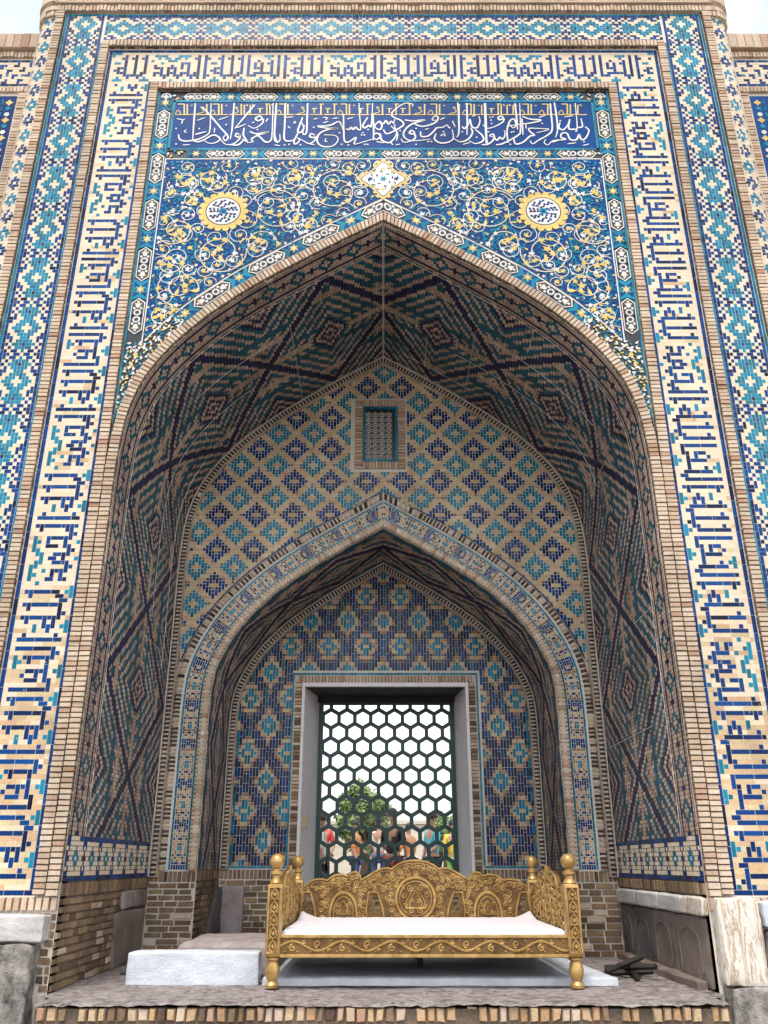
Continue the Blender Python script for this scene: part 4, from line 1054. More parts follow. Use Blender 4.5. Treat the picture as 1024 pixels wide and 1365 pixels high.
# medallions
for cx, cz, r_ in MC[:2]:
    for i in range(18):
        a = 2 * math.pi * i / 18; sp.disc((cx + 0.205 * math.cos(a), cz + 0.205 * math.sin(a)), .034, YELLOW, .0030 + (i % 2) * .0006, 9)
    sp.disc((cx, cz), .198, YELLOW, .0038, 30); sp.disc((cx, cz), .168, BLACK, .0044, 28); sp.disc((cx, cz), .158, WHITE, .0050, 28)
    for rr, nn, L in ((.135, 18, .05), (.10, 14, .045), (.062, 10, .035)):
        for i in range(nn): a = 2 * math.pi * i / nn; sp.leaf((cx + rr * math.cos(a), cz + rr * math.sin(a)), L * .95, .026, a + 1.9 + (i % 2) * .9, NAVY, .0056 + (i % 2) * .0004)
    sp.poly([(cx - .035, cz - .035), (cx + .035, cz - .035), (cx + .035, cz + .035), (cx - .035, cz + .035)], TURQ, .0058)
    sp.disc((cx, cz), .02, NAVY, .0064, 6)
cx, cz, _ = MC[2]
def quat(s1): return [(cx + s1 * (.80 + .20 * math.cos(4 * a) + .05 * math.cos(12 * a)) * math.cos(a), cz + s1 * (.80 + .20 * math.cos(4 * a) + .05 * math.cos(12 * a)) * math.sin(a)) for a in np.linspace(0, 2 * math.pi, 73)[:-1]]
for i in range(28):
    a = 2 * math.pi * i / 28; q = .235 * (.80 + .20 * math.cos(4 * a)); sp.disc((cx + q * math.cos(a), cz + q * math.sin(a)), .022, YELLOW, .0026, 6)
sp.poly(quat(.235), YELLOW, .0032); sp.poly(quat(.208), BLACK, .0038); sp.poly(quat(.198), WHITE, .0044)
for rr, nn in ((.135, 12), (.085, 8)):
    for i in range(nn): a = 2 * math.pi * i / nn; sp.leaf((cx + rr * math.cos(a), cz + rr * math.sin(a)), .045, .018, a + 1.2 + i % 2, (NAVY, TURQ, BLACK)[i % 3], .0050 + (i % 2) * .0003)
for i in range(4): a = math.pi / 2 * i; sp.star((cx + .125 * math.cos(a), cz + .125 * math.sin(a)), .03, 5, YELLOW if i % 2 else NAVY, .5, a, .0056)
sp.star((cx, cz), .04, 6, TURQ, .5, 0, .0054)
sp.build('spandrel_arabesque', portal)

# ------------------------------------------------------------------ dado brickwork under the tiles
def courses(surface, f, u0, u1, v0, v1, ch=.062, L=.19, col=DADO, h=.010, gap=.005, skip=None, alt=None, kind='brick'):
    n = max(1, int(round((v1 - v0) / ch))); ch = (v1 - v0) / n; a = []
    for i in range(n):
        u = u0 - random.uniform(0, .6) * L
        while u < u1:
            l = L * random.uniform(.62, 1.08); s_, e_ = max(u, u0), min(u + l, u1)
            if e_ - s_ > .03 and not (skip and skip((s_ + e_) / 2, v0 + (i + .5) * ch)): a.append((s_, e_, v0 + i * ch, v0 + (i + 1) * ch))
            u += l
    a = np.array(a)
    if not len(a): return
    cols = np.full(len(a), col)
    if alt: cols = np.where(rng.random(len(a)) < alt[1], alt[0], col)
    lay(surface, f, a[:, 0], a[:, 1], a[:, 2], a[:, 3], cols, h=h, gap=gap, bev=.004, kind=kind, jit=.004, wob=.002)
LJ, RJ = wallx(-2.2, 1), wallx(2.2, -1)
rib('dado_brickwork', LJ, Y0, Y1, -.215, -.125, pitch=.04, col=DADO, h=.012, gap=.003); rib('dado_brickwork', RJ, Y0, Y1, -.205, -.125, pitch=.04, col=DADO, h=.012, gap=.003)
courses('dado_brickwork', LJ, Y0, Y1, ZF, -.22, skip=lambda u, v: u > 7.62 - (0 if v < -.36 else -.15), alt=(BRICK, .12), L=.17, ch=.052)
courses('dado_brickwork', plane(Y1), -2.19, -1.755, ZF, -.17, alt=(BRICK, .15), ch=.052); courses('dado_brickwork', plane(Y1), 1.755, 2.19, ZF, -.17, alt=(BRICK, .1), ch=.058)
rib('dado_brickwork', plane(Y1), -2.19, -1.755, -.165, -.068, pitch=.045, col=DADO, h=.014, gap=.004); rib('dado_brickwork', plane(Y1), 1.755, 2.19, -.165, -.068, pitch=.045, col=DADO, h=.014, gap=.004)
courses('dado_brickwork', PC, -1.74, DX0 - .11, ZF, -.165, ch=.055); courses('dado_brickwork', PC, DX1 + .11, 1.74, ZF, -.165, ch=.055); courses('dado_brickwork', PC, DX0 - .11, DX1 + .11, ZF, DZ0, ch=.055)
rib('dado_brickwork', PC, -1.74, DX0 - .11, -.16, -.06, pitch=.045, col=DADO, h=.012, gap=.004); rib('dado_brickwork', PC, DX1 + .11, 1.74, -.16, -.06, pitch=.045, col=DADO, h=.012, gap=.004)
for sg in (-1, 1):
    f = wallx(sg * 1.75, -sg); rib('dado_brickwork', f, Y1, Y2, -.16, -.06, pitch=.045, col=DADO, h=.01, gap=.004); courses('dado_brickwork', f, Y1, Y2, ZF, -.165, ch=.055)
    lo, hi = sorted((sg * 2.2, sg * 3.6)); rib('dado_brickwork', PL, lo, hi, -.30, -.21, pitch=.05, col=BRICK, h=.04, gap=.004)
    lo, hi = sorted((sg * 2.2, sg * 2.29)); 
    rib('dado_brickwork', swap(PL), -.21, -.12, lo, hi, col=BRICK, h=.05)
courses('dado_brickwork', PL, -2.29, -2.2, ZF, -.31, ch=.055, L=.1)

parents = {s: portal for s in SURF}

# ------------------------------------------------------------------ stones
def rough_box(name, x0, x1, y0, y1, z0, z1, mat, parent=None, amp=.008, n=14, ch=.012, shape=None, seed=0):
    bm = bmesh.new(); bmesh.ops.create_cube(bm, size=1)
    bmesh.ops.bevel(bm, geom=bm.edges[:], offset=.04, segments=2, affect='EDGES') if False else None
    bmesh.ops.subdivide_edges(bm, edges=bm.edges[:], cuts=n, use_grid_fill=True)
    sx, sy, sz = x1 - x0, y1 - y0, z1 - z0
    for v in bm.verts:
        q = v.co.copy(); w = Vector((q.x * sx, q.y * sy, q.z * sz))
        d = [sx/2 - abs(w.x), sy/2 - abs(w.y), sz/2 - abs(w.z)]; ds = sorted(d)
        e = max(0, ch - ds[1]) / ch                        # near an edge: pull in
        w = w * (1 - .0) - Vector((math.copysign(ch * e * .6, w.x) if d[0] < ch else 0, math.copysign(ch * e * .6, w.y) if d[1] < ch else 0, math.copysign(ch * e * .6, w.z) if d[2] < ch else 0))
        if shape: w = shape(w, sx, sy, sz)
        p = w + Vector(((x0+x1)/2, (y0+y1)/2, (z0+z1)/2))
        nv = noise.noise_vector(p * 6 + Vector((seed * 3.1, 0, 0))) * amp + noise.noise_vector(p * 22) * amp * .5
        v.co = p + nv
    b = MB(); b.add_bm(bm); o = b.build(name, mat, parent, smooth=False)
    o.data.shade_smooth()
    try: o.data.set_sharp_from_angle(angle=R(40))
    except Exception: pass
    return o
# stones built into the portal's foot
S = lambda *a, **k: rough_box('base_stone', *a, **{**dict(parent=portal), **k})
S(-3.75, -2.235, 6.16, 6.6, -.485, -.315, M_PALE, amp=.01, seed=1)
S(-3.75, -2.28, 6.14, 6.6, -1.5, -.495, M_ROUGH, amp=.02, seed=2, n=22)
S(2.215, 2.50, 6.18, 6.5, -.735, -.215, M_VEIN, amp=.010, seed=3)
S(2.515, 3.75, 6.17, 6.5, -.40, -.23, M_MARBLE, amp=.008, seed=4)
S(2.515, 3.75, 6.2, 6.5, -.86, -.41, M_DARK, amp=.018, seed=5, n=20)
S(2.22, 3.75, 6.14, 6.5, -1.5, -.745, M_ROUGH, amp=.02, seed=6, n=22)
# right jamb: coping of pale stones, slabs with blind arches, low plinth
for i, (a, b2) in enumerate(((6.31, 6.75), (6.76, 7.3), (7.31, 7.95), (7.96, 8.58))): S(2.15, 2.3, a, b2, -.335, -.215, M_PALE if i else M_VEIN, amp=.006, seed=10 + i, n=8)
for i, (a, b2, m) in enumerate(((6.36, 7.02, M_SLATE), (7.03, 7.58, M_SLATE), (7.59, 8.12, M_DARK), (8.13, 8.57, M_DARK))):
    o = S(2.175, 2.3, a, b2, ZF + .01, -.345, m, amp=.004, seed=20 + i, n=10)
    ym = (a + b2) / 2; hw = (b2 - a) * .32; t = MB()
    arch = [(2.172, ym - hw, ZF + .1)] + [(2.172, ym - hw * math.cos(q), -.52 + .10 * math.sin(q)) for q in np.linspace(0, math.pi, 9)] + [(2.172, ym + hw, ZF + .1)]
    t.tube(arch, .0055, 5, flat_axis=(1, 0, 0)); t.build('blind_arch', m, o)
S(2.10, 2.19, 6.45, 8.5, ZF - .02, ZF + .06, M_SLATE, amp=.01, seed=30, n=12)
# left jamb: slabs at the inner end
S(-2.3, -2.165, 7.62, 8.5, ZF + .0, -.37, M_SLATE, amp=.01, seed=31); S(-2.3, -2.17, 7.75, 8.08, -.36, -.22, M_PINK, amp=.008, seed=32, n=8); S(-2.3, -2.17, 8.1, 8.55, -.36, -.22, M_SLATE, amp=.008, seed=33, n=8)
# niche corner stones
def tri(w, sx, sy, sz): 
    t = (w.z / sz + .5); return Vector((w.x, w.y * (1 - .75 * t) + sy * .36 * t, w.z))
S(-1.8, -1.70, 9.0, 9.75, ZF, -.24, M_DARK, amp=.008, seed=34, shape=tri); S(-1.70, -1.47, 9.70, 9.85, ZF, -.22, M_PINK, amp=.01, seed=35)
S(1.52, 1.72, 9.72, 9.85, ZF, -.3, M_DARK, amp=.01, seed=36)

# ------------------------------------------------------------------ flanking wings
def wing(sg, lab):
    wp = thing('flanking_wall', lab, 'wall', (0, 0, 0))
    YW = 6.75; f = plane(YW); xa, xb = sorted((sg * 3.6, sg * 9))
    b = MB(); b.box(xa, xb, YW, 8.2, ZG, 8.62); b.build('masonry', MATS[MORTAR], wp)
    s = 'wing_brickwork_' + ('left' if sg < 0 else 'right')
    def hl(z0, z1, **k): rib(s, f, xa, xb, z0, z1, **k)
    b = MB(); b.box(xa, xb, YW - .05, YW, 8.40, 8.62); b.build('coping', MATS[BRICK], wp)
    rib(s, plane(YW - .05), xa, xb, 8.40, 8.62, pitch=.09, h=.012); hl(8.29, 8.37, pitch=.04, h=.03)
    hl(7.76, 7.84, pitch=.04, h=.03); lo, hi = sorted((sg * 3.84, sg * 3.97)); rib(s, swap(f), -.2, 7.74, lo, hi, h=.03)
    # navy and turquoise interlace band
    nxw = int(5.3 / C); G = np.full((11, nxw), CREAM)
    for r in range(11):
        for c in range(nxw):
            k = c % 30; d = abs(r - 5)
            if r in (0, 10): G[r, c] = NAVY if r == 0 or k % 7 else TURQ
            elif 9 < k < 27: G[r, c] = NAVY if d in (2, 3) else (TURQ if d == 0 and k < 25 else CREAM)
            elif (k + r) % 4 < 2 and d <= 4 and (k - r) % 5 < 3: G[r, c] = NAVY
            elif k % 5 == 2 and d == 1: G[r, c] = TURQ
    if sg < 0: G = G[:, ::-1]
    lay_grid(s, f, G, (sg * 3.9 if sg > 0 else -3.9 - nxw * C), 7.87, C, .40 / 11, maxrun=3, bgmax=3, coldir='h')
    # arabesque panel
    lo, hi = sorted((sg * 3.99, sg * 9)); b = MB(); b.box(lo, hi, YW - .004, YW, -.2, 7.72); b.build('arabesque_panel', MATS[NAVY], wp)
    i2 = Inlay(YW - .005, .003)
    for j in range(110):
        z = 7.62 - j * .085; x = sg * 4.06
        if j % 3 == 0: i2.star((x, z), .045, 4, YELLOW, .6, 0, 0)
        else: i2.disc((x + .0, z), .03, TURQ if j % 3 == 1 else WHITE, 0, 6)
        i2.ribbon([(sg * 4.13, z + .05), (sg * 4.13, z - .05)], .014, TURQ)
        for q in range(6):
            xx = sg * random.uniform(4.2, 5.2); zz = z + random.uniform(-.04, .04)
            random.choice([lambda: i2.star((xx, zz), .03, 5, WHITE), lambda: i2.leaf((xx, zz), .07, .03, random.uniform(0, 6), YELLOW), lambda: i2.leaf((xx, zz), .07, .03, random.uniform(0, 6), TURQ)])()
    i2.build('arabesque', wp); parents[s] = wp
wing(-1, 'lower tiled wall beyond the left corner shaft of the portal')
wing(1, 'lower tiled wall beyond the right corner shaft of the portal')

# ------------------------------------------------------------------ ground, terrace
def struct(o): o['kind'] = 'structure'; return o
b = MB(); b.box(-400, 400, -400, 600, ZG - .2, ZG); struct(b.build('ground', M_GROUND))
b = MB(); b.box(-60, 60, 11.21, 70, ZG + .001, ZF); struct(b.build('rear_courtyard', M_GROUND))
def terrace_mesh():
    n, m = 120, 90; xs = np.linspace(-2.12, 2.11, n + 1); ys = np.concatenate([np.linspace(5.86, 8.0, 60), np.linspace(8.0, 10.0, m - 59)[1:]]); m = len(ys) - 1
    V = []
    for y in ys:
        for x in xs:
            p = Vector((x, y, 0)); z = ZF + .010 * noise.noise(p * 2.5) + .006 * noise.noise(p * 11); e = max(0, 1 - (y - 5.86) / .06)
            z -= e * (.010 + .006 * noise.noise(p * 9) + .010 * noise.noise(p * 31)); xx = x if y < 6.15 else x * 1.045
            V.append((xx, y + .012 + e * .012 * noise.noise(p * 23), z))
    F = [[j*(n+1)+i, j*(n+1)+i+1, (j+1)*(n+1)+i+1, (j+1)*(n+1)+i] for j in range(m) for i in range(n)]
    return mesh_from('terrace', V, F, M_FLOOR, smooth=True)
terrace = struct(obj('terrace', terrace_mesh()))
b = MB(); b.box(-2.12, 2.11, 5.90, 10.0, ZG, ZF - .03); b.build('terrace_core', M_GM, terrace)
TF = plane(5.90)
def soldier(f, u0, u1, v0, v1):
    a = []; u = u0
    while u < u1 - .03:
        w = random.uniform(.05, .07); a.append((u, min(u + w, u1), v0 + random.uniform(-.004, .004), v1 + random.uniform(-.006, .003))); u += w
    a = np.array(a); cols = np.where(rng.random(len(a)) < .5, ORANGE, np.where(rng.random(len(a)) < .5, BRICK, DADO))
    keep = rng.random(len(a)) > .05; a = a[keep]; cols = cols[keep]
    lay('terrace_brickwork', f, a[:, 0], a[:, 1], a[:, 2], a[:, 3], cols, h=.022, gap=.005, bev=.007, kind='brick', jit=.006, wob=.003)
soldier(TF, -2.11, 2.10, -.892, -.806)
courses('terrace_brickwork', TF, -2.11, 2.10, -1.49, -.90, ch=.07, L=.24, h=.016, alt=(BRICK, .3))
parents['terrace_brickwork'] = terrace

# ------------------------------------------------------------------ things on the terrace
tag(rough_box('marble_block', -1.80, -.875, 6.68, 6.86, ZF - .005, -.578, M_MARBLE, amp=.005, n=24, ch=.01, seed=40), 'low white marble block in front of the grey slab, left of the bed', 'block')
def slope(w, sx, sy, sz): return Vector((w.x + (w.z / sz + .5) * .0 + (.10 * (w.z / sz + .5) if w.x < 0 else 0), w.y, w.z - (0.06 if w.y < 0 and w.z > 0 and False else 0)))
tag(rough_box('grave_slab', -1.62, -.80, 7.0, 7.95, ZF - .005, -.545, M_SLATE if False else M_PINK, amp=.008, n=20, ch=.03, seed=41, shape=slope), 'grey weathered stone slab lying behind the white marble block', 'slab')
def skew(w, sx, sy, sz): return Vector((w.x + (-.10 * (w.y / sy + .5) if w.x > 0 else 0), w.y, w.z))
tag(rough_box('marble_slab', -.84, 1.63, 6.62, 7.95, ZF - .003, ZF + .062, M_MARBLE, amp=.004, n=26, ch=.012, seed=42, shape=skew), 'thin pale marble floor slab under the golden bed', 'slab')
bd = MB()
for (p0, p1) in (((1.62, 6.95, -.73), (1.98, 7.25, -.66)), ((1.70, 7.3, -.74), (2.0, 6.98, -.70)), ((1.66, 7.15, -.76), (2.03, 7.2, -.755)), ((1.84, 6.9, -.765), (1.9, 7.4, -.74))):
    bd.tube([p0, p1], .021, 4)
tag(bd.build('wooden_battens', M_BLACKWOOD), 'dark crossed wooden battens lying at the foot of the right wall', 'battens')
rb = MB()
for i in range(26):
    x = random.uniform(-2.15, -1.85); y = random.uniform(7.3, 8.45); s_ = random.uniform(.012, .04)
    rb.box(x, x + s_ * 1.4, y, y + s_, ZF, ZF + s_ * .8, s_ * .2)
o = rb.build('rubble', M_DARK); o['kind'] = 'stuff'

# ------------------------------------------------------------------ the golden bed
BX0, BX1, BY0, BY1 = -.755, 1.315, 6.50, 8.10
bed = thing('carved_bed', 'golden carved wooden bed with scalloped backrest and ball finials on the terrace', 'bed', (0, 0, 0))
def scroll2(m, c, Rr, turns, a0, d, plane_f, r0=.006):
    n = int(14 * turns) + 2; pts = []; rad = []
    for i in range(n + 1):
        t = i / n; a = a0 + d * turns * 2 * math.pi * t; r = Rr * (1 - .85 * t); pts.append(plane_f(c[0] + r * math.cos(a), c[1] + r * math.sin(a))); rad.append(r0 * (1 - .35 * t))
    m.tube(pts, rad, 5)
def wave_relief(m, f, L, H, P, r0=.006):
    """running vine with curls: f(u, v) -> world point; v from -H/2 to H/2"""
    n = int(L / P * 16); m.tube([f(L * i / n, H * .30 * math.sin(2 * math.pi * (L * i / n) / P)) for i in range(n + 1)], r0, 5)
    k = 0; u = P / 4
    while u < L - P * .1:
        s_ = 1 if k % 2 == 0 else -1
        scroll2(m, (u, -s_ * H * .12), H * .24, 1.3, math.pi / 2 * s_, s_, f, r0 * .9)
        scroll2(m, (u + P * .22, s_ * H * .26), H * .13, 1.0, 0, -s_, f, r0 * .8)
        for a in (-.6, 0, .6):
            p0 = (u, s_ * H * .36); m.tube([f(*p0), f(p0[0] + .05 * math.sin(a) * H * 6, p0[1] - s_ * H * .2 * math.cos(a))], [r0, r0 * .4], 4)
        m.lathe([(.001, 0), (.001, .0005)], f(u, 0), 4) if False else None
        u += P / 2; k += 1
def make_post(x, y):
    b = MB(); s = .052
    p = [(.030, .005), (.044, .012), (.047, .03), (.036, .045), (.030, .052), (.034, .058), (.048, .085), (.050, .12), (.042, .155), (.034, .172), (.046, .180), (.046, .192), (.036, .2)]
    b.lathe(p, (x, y, ZF), 28)
    b.box(x - s, x + s, y - s, y + s, ZF + .2, -.135, .010)
    b.lathe([(.040, 0), (.046, .008), (.040, .02), (.030, .035), (.030, .055), (.044, .066), (.044, .078), (.028, .088), (.026, .098)], (x, y, -.137), 28)
    o = b.build('post', M_GOLD, bed, smooth=True)
    b = MB(); b.lathe([(.052 * math.sin(a) + .0005, -.052 * math.cos(a)) for a in np.linspace(0.05, math.pi - .01, 16)], (x, y, .010), 28); b.build('ball_finial', M_GOLD, o, smooth=True)
    # carved panel on the front face
    b = MB(); yf = y - s - .0015; z0, z1 = ZF + .225, -.16
    b.box(x - s * .72, x + s * .72, yf, yf + .004, z0, z1); b.build('panel_ground', M_GOLDG, o)
    b = MB(); f = lambda u, v: (x + v, yf - .003, z0 + u)
    b.tube([f(0, -s * .74), f(z1 - z0, -s * .74), f(z1 - z0, s * .74), f(0, s * .74), f(0, -s * .74)], .0045, 5)
    L = z1 - z0; N = 5
    for i in range(N):
        uc = (i + .5) * L / N; hh = L / N * .46
        for sg in (-1, 1):
            b.tube([f(uc - hh, 0), f(uc - hh * .3, sg * s * .5), f(uc + hh * .3, sg * s * .36), f(uc + hh, 0)], .0048, 5)
            scroll2(b, (uc + hh * .1, sg * s * .26), .013, 1.1, 0, sg, f, .0042); scroll2(b, (uc - hh * .75, sg * s * .5), .010, 1.0, 0, -sg, f, .0038)
        b.tube([f(uc - .012, 0), f(uc + .014, 0)], [.009, .003], 5)
    b.build('carving', M_GOLD, o, smooth=True)
    return o
for (x, y) in ((BX0, BY0), (BX1, BY0), (BX0, BY1), (BX1, BY1)): make_post(x, y)
# rails
XA, XZ = BX0 + .05, BX1 - .05
b = MB(); b.box(XA, XZ, BY0 - .03, BY0 + .02, -.585, -.462, .004); b.box(XA, XZ, BY0 - .042, BY0 - .028, -.475, -.455, .003); b.box(XA, XZ, BY0 - .042, BY0 - .028, -.595, -.575, .003)
fr = b.build('front_rail', M_GOLD, bed)
b = MB(); b.box(XA, XZ, BY0 - .0325, BY0 - .029, -.574, -.476); b.build('rail_ground', M_GOLDG, fr)
b = MB(); wave_relief(b, lambda u, v: (XA + u, BY0 - .034, -.525 + v), XZ - XA, .098, .34, .0075)
for i in range(44): 
    x = XA + .03 + i * (XZ - XA - .06) / 43; z = -.525 + .034 * (1 if i % 2 else -1); b.lathe([(.0075, 0), (.005, .006), (.0005, .008)], (0, 0, 0), 6) if False else b.tube([(x, BY0 - .032, z), (x, BY0 - .040, z)], [.008, .003], 6)
b.build('rail_carving', M_GOLD, fr, smooth=True)
b = MB(); b.box(BX0 - .02, BX0 + .02, BY0 + .05, BY1 - .05, -.58, -.47); b.box(BX1 - .02, BX1 + .02, BY0 + .05, BY1 - .05, -.58, -.47); b.box(XA, XZ, BY1 - .02, BY1 + .02, -.58, -.47); b.box(XA, XZ, BY0 + .03, BY1 - .03, -.50, -.475)
b.build('bed_frame', M_BLACKWOOD, bed)
b = MB(); 
for x, y in ((-.2, 8.0), (.28, 7.9), (.8, 8.0), (.28, 7.2)):
    b = MB(); b.box(x - .02, x + .02, y - .02, y + .02, ZF + .06, -.58, .003); b.build('middle_leg', M_BLACKWOOD, bed)
# backrest
prof_px = [(408.6,1181),(421,1172),(431.4,1170.8),(439,1172.5),(449,1165.7),(459,1164.5),(467,1167),(471,1162.5),(478,1161),(483,1166),(484.7,1172),(492,1168),(503,1161),(512.7,1157),(520,1156),(525,1157.5),(532,1152),(540.6,1148),(549,1146.5),(557,1146)]
prof = [un(x, y, BY1 - .05) for x, y in prof_px]; cxb = .28
prof = [(cxb - abs((p[0]) - .3), p[1]) for p in prof]
top = prof + [(2 * cxb - x, z) for x, z in prof[::-1][1:]]
zb = -.47; left, right = top[0][0], top[-1][0]
def teardrops(cx, cz, w, h):
    hs = []
    for (dx, dz, r) in ((-.25, .3, .2), (.2, .33, .22), (0, .05, .24), (-.28, -.2, .2), (.22, -.22, .24), (-.1, -.42, .14)):
        c = (cx + dx * w, cz + dz * h); a0 = dx * 5 + dz * 3
        hs.append([(c[0] + r * w * .9 * math.cos(a) * (1 + .25 * math.sin(2 * a + a0)), c[1] + r * h * .42 * math.sin(a) * (1 + .3 * math.cos(a + a0))) for a in np.linspace(0, 2 * math.pi, 11)[:-1]])
    return hs
hol = []
for s in (-1, 1):
    for d, w in ((.34, .09), (.92, .075)): hol += teardrops(cxb + s * d, -.335, w, .15)
YB = BY1 - .05
back = fill2d('backrest', [[(left, zb)] + top + [(right, zb)]] + hol, YB, .035, M_GOLDG, bed)
b = MB(); fb = lambda u, v: (u, YB - .003, v)
b.tube([fb(x, z - .006) for x, z in top], .009, 6)
for off, r_ in ((.028, .0045),): b.tube([fb(x, z - off) for x, z in top], r_, 5)
ring = [fb(cxb + .168 * math.cos(a), -.285 + .168 * math.sin(a)) for a in np.linspace(0, 2 * math.pi, 41)]; b.tube(ring, .014, 6)
ring = [fb(cxb + .138 * math.cos(a), -.285 + .138 * math.sin(a)) for a in np.linspace(0, 2 * math.pi, 41)]; b.tube(ring, .005, 5)
for k_ in (1, .62):
    b.tube([fb(cxb - .085 * k_, -.36), fb(cxb - .078 * k_, -.30), fb(cxb, -.285 + .10 * k_), fb(cxb + .078 * k_, -.30), fb(cxb + .085 * k_, -.36), fb(cxb - .085 * k_, -.36)], .007, 5)
for s in (-1, 1):
    for q, (dx, dz, rr) in enumerate(((.05, -.2, .03), (.1, -.26, .024), (.04, -.38, .026), (.085, -.34, .02), (.025, -.30, .018), (.1, -.19, .018))):
        scroll2(b, (cxb + s * dx, dz), rr, 1.4, q, s, fb, .0055)
    ca = cxb + s * .625
    arc = [fb(ca - .115, zb + .02)] + [fb(ca + .115 * math.cos(a) * -1, -.40 + .165 * math.sin(a)) for a in np.linspace(0, math.pi, 15)] + [fb(ca + .115, zb + .02)]; b.tube(arc, .012, 6)
    arc = [fb(ca - .085, zb + .02)] + [fb(ca + .085 * math.cos(a) * -1, -.40 + .13 * math.sin(a)) for a in np.linspace(0, math.pi, 15)] + [fb(ca + .085, zb + .02)]; b.tube(arc, .005, 5)
    b.tube([fb(ca, -.30), fb(ca - .035, -.36), fb(ca - .02, -.41), fb(ca + .02, -.41), fb(ca + .035, -.36), fb(ca, -.30)], .006, 5)
    for q in range(4): scroll2(b, (ca + (-1) ** q * .05, -.33 - .04 * (q // 2) * 1.6), .02, 1.3, q, (-1) ** q, fb, .005)
    for d, w in ((.34, .09), (.92, .075)):
        c = cxb + s * d; b.tube([fb(c - w * .75 * s - .0 , zb + .03), fb(c - w * .62 * s, -.36), fb(c - w * .1 * s, -.235), fb(c + w * .75 * s, -.235), fb(c + w * .95 * s, -.36), fb(c + w * .9 * s, zb + .03), fb(c - w * .75 * s, zb + .03)], .010, 6)
# all-over scrollwork between the frames
random.seed(3); pl = []
for _ in range(6000):
    x = random.uniform(left + .02, right - .02); zt = np.interp(x, [p[0] for p in top], [p[1] for p in top]); z = random.uniform(zb + .03, zt - .045); rr = random.uniform(.018, .034)
    if math.hypot(x - cxb, z + .285) < .168 + rr + .012: continue
    if any(abs(x - (cxb + s * .625)) < .125 + rr * .6 and z < -.235 + rr * .6 for s in (-1, 1)): continue
    if any(abs(x - (cxb + s * d)) < .085 + rr * .7 and z < -.225 + rr * .5 for s in (-1, 1) for d in (.34, .92)): continue
    if any((x - a) ** 2 + (z - c) ** 2 < (.80 * (rr + r2)) ** 2 for a, c, r2 in pl): continue
    pl.append((x, z, rr)); scroll2(b, (x, z), rr, 1.5, random.uniform(0, 6.28), random.choice((-1, 1)), fb, .0060)
b.build('backrest_carving', M_GOLD, back, smooth=True)
# side panels
for sx, xx in ((1, BX0), (-1, BX1)):
    tp = [(BY0 + .055, -.24), (6.65, -.20), (6.75, -.16), (6.84, -.17), (6.95, -.09), (7.1, -.055), (7.2, -.07), (7.3, -.02), (7.4, -.07), (7.5, -.055), (7.65, -.09), (7.76, -.17), (7.85, -.16), (7.95, -.20), (BY1 - .055, -.24)]
    def xf(V, xx=xx): return np.stack([np.full(len(V), 0.) + xx + (V[:, 1] - 0), V[:, 0], V[:, 2]], 1)
    lp = [(tp[0][0], zb)] + tp + [(tp[-1][0], zb)]
    hs = []
    for yc in (6.78, 7.82): hs += teardrops(yc, -.35, .09, .13)
    side = fill2d('side_panel', [lp] + hs, -.015, .03, M_GOLDG, bed, xf=xf)
    b = MB(); fs = lambda u, v: (xx + sx * .018, u, v)
    b.tube([fs(u, v - .004) for u, v in tp], .009, 6, flat_axis=(1, 0, 0))
    b.tube([fs(7.3 + .12 * math.cos(a), -.29 + .12 * math.sin(a)) for a in np.linspace(0, 2 * math.pi, 25)], .011, 6, flat_axis=(1, 0, 0))
    for yc in (7.02, 7.58): b.tube([fs(yc - .07, zb + .02), fs(yc - .07, -.33), fs(yc, -.25), fs(yc + .07, -.33), fs(yc + .07, zb + .02)], .010, 5, flat_axis=(1, 0, 0))
    pl2 = []
    for _ in range(2500):
        u = random.uniform(6.58, 8.02); zt = np.interp(u, [p[0] for p in tp], [p[1] for p in tp]); v = random.uniform(zb + .03, zt - .03); rr = random.uniform(.018, .032)
        if any((u - a) ** 2 + (v - c) ** 2 < (.85 * (rr + r2)) ** 2 for a, c, r2 in pl2): continue
        pl2.append((u, v, rr)); scroll2(b, (u, v), rr, 1.4, random.uniform(0, 6), random.choice((-1, 1)), fs, .0065)
    b.build('side_carving', M_GOLD, side, smooth=True)
# mattress: thin quilted pad, back corners turned up against the posts
def mattress():
    n, m = 90, 60; x0, x1, y0, y1 = BX0 + .045, BX1 - .045, BY0 + .03, BY1 - .07; V = []
    for lay_ in (0, 1):
        for j in range(m + 1):
            for i in range(n + 1):
                u, v = i / n, j / m; x = x0 + (x1 - x0) * u; y = y0 + (y1 - y0) * v
                e = min(u, 1 - u) * (x1 - x0); f_ = min(v, 1 - v) * (y1 - y0); rnd = min(1, min(e, f_) / .03) ** .5
                z = -.468 + .0 if lay_ == 0 else -.468 + .012 + .028 * rnd + .0025 * noise.noise(Vector((x * 5, y * 5, 0))) + .0012 * math.sin(x * 230)
                if lay_ == 1 or True:
                    c = max(0, 1 - math.hypot(e, (1 - v) * (y1 - y0) * .35) / .16); z += .06 * c ** 1.5
                    cl = max(0, 1 - e / .06); z += .012 * cl ** 1.5 * (v > .0)
                V.append((x, y, z + (0 if lay_ else 0)))
    K = (n + 1) * (m + 1); F = []
    for j in range(m):
        for i in range(n):
            a = j*(n+1)+i; F.append([a, a+n+1, a+n+2, a+1]); F.append([K+a, K+a+1, K+a+n+2, K+a+n+1])
    for i in range(n): F.append([i, i+1, K+i+1, K+i]); a = m*(n+1)+i; F.append([a+1, a, K+a, K+a+1])
    for j in range(m): a = j*(n+1); F.append([a+n+1, a, K+a, K+a+n+1]); a += n; F.append([a, a+n+1, K+a+n+1, K+a])
    return mesh_from('mattress', V, F, M_CLOTH, smooth=True)
tag(obj('mattress', mattress()), 'thin white quilted mattress lying on the golden bed, corners turned up', 'mattress')

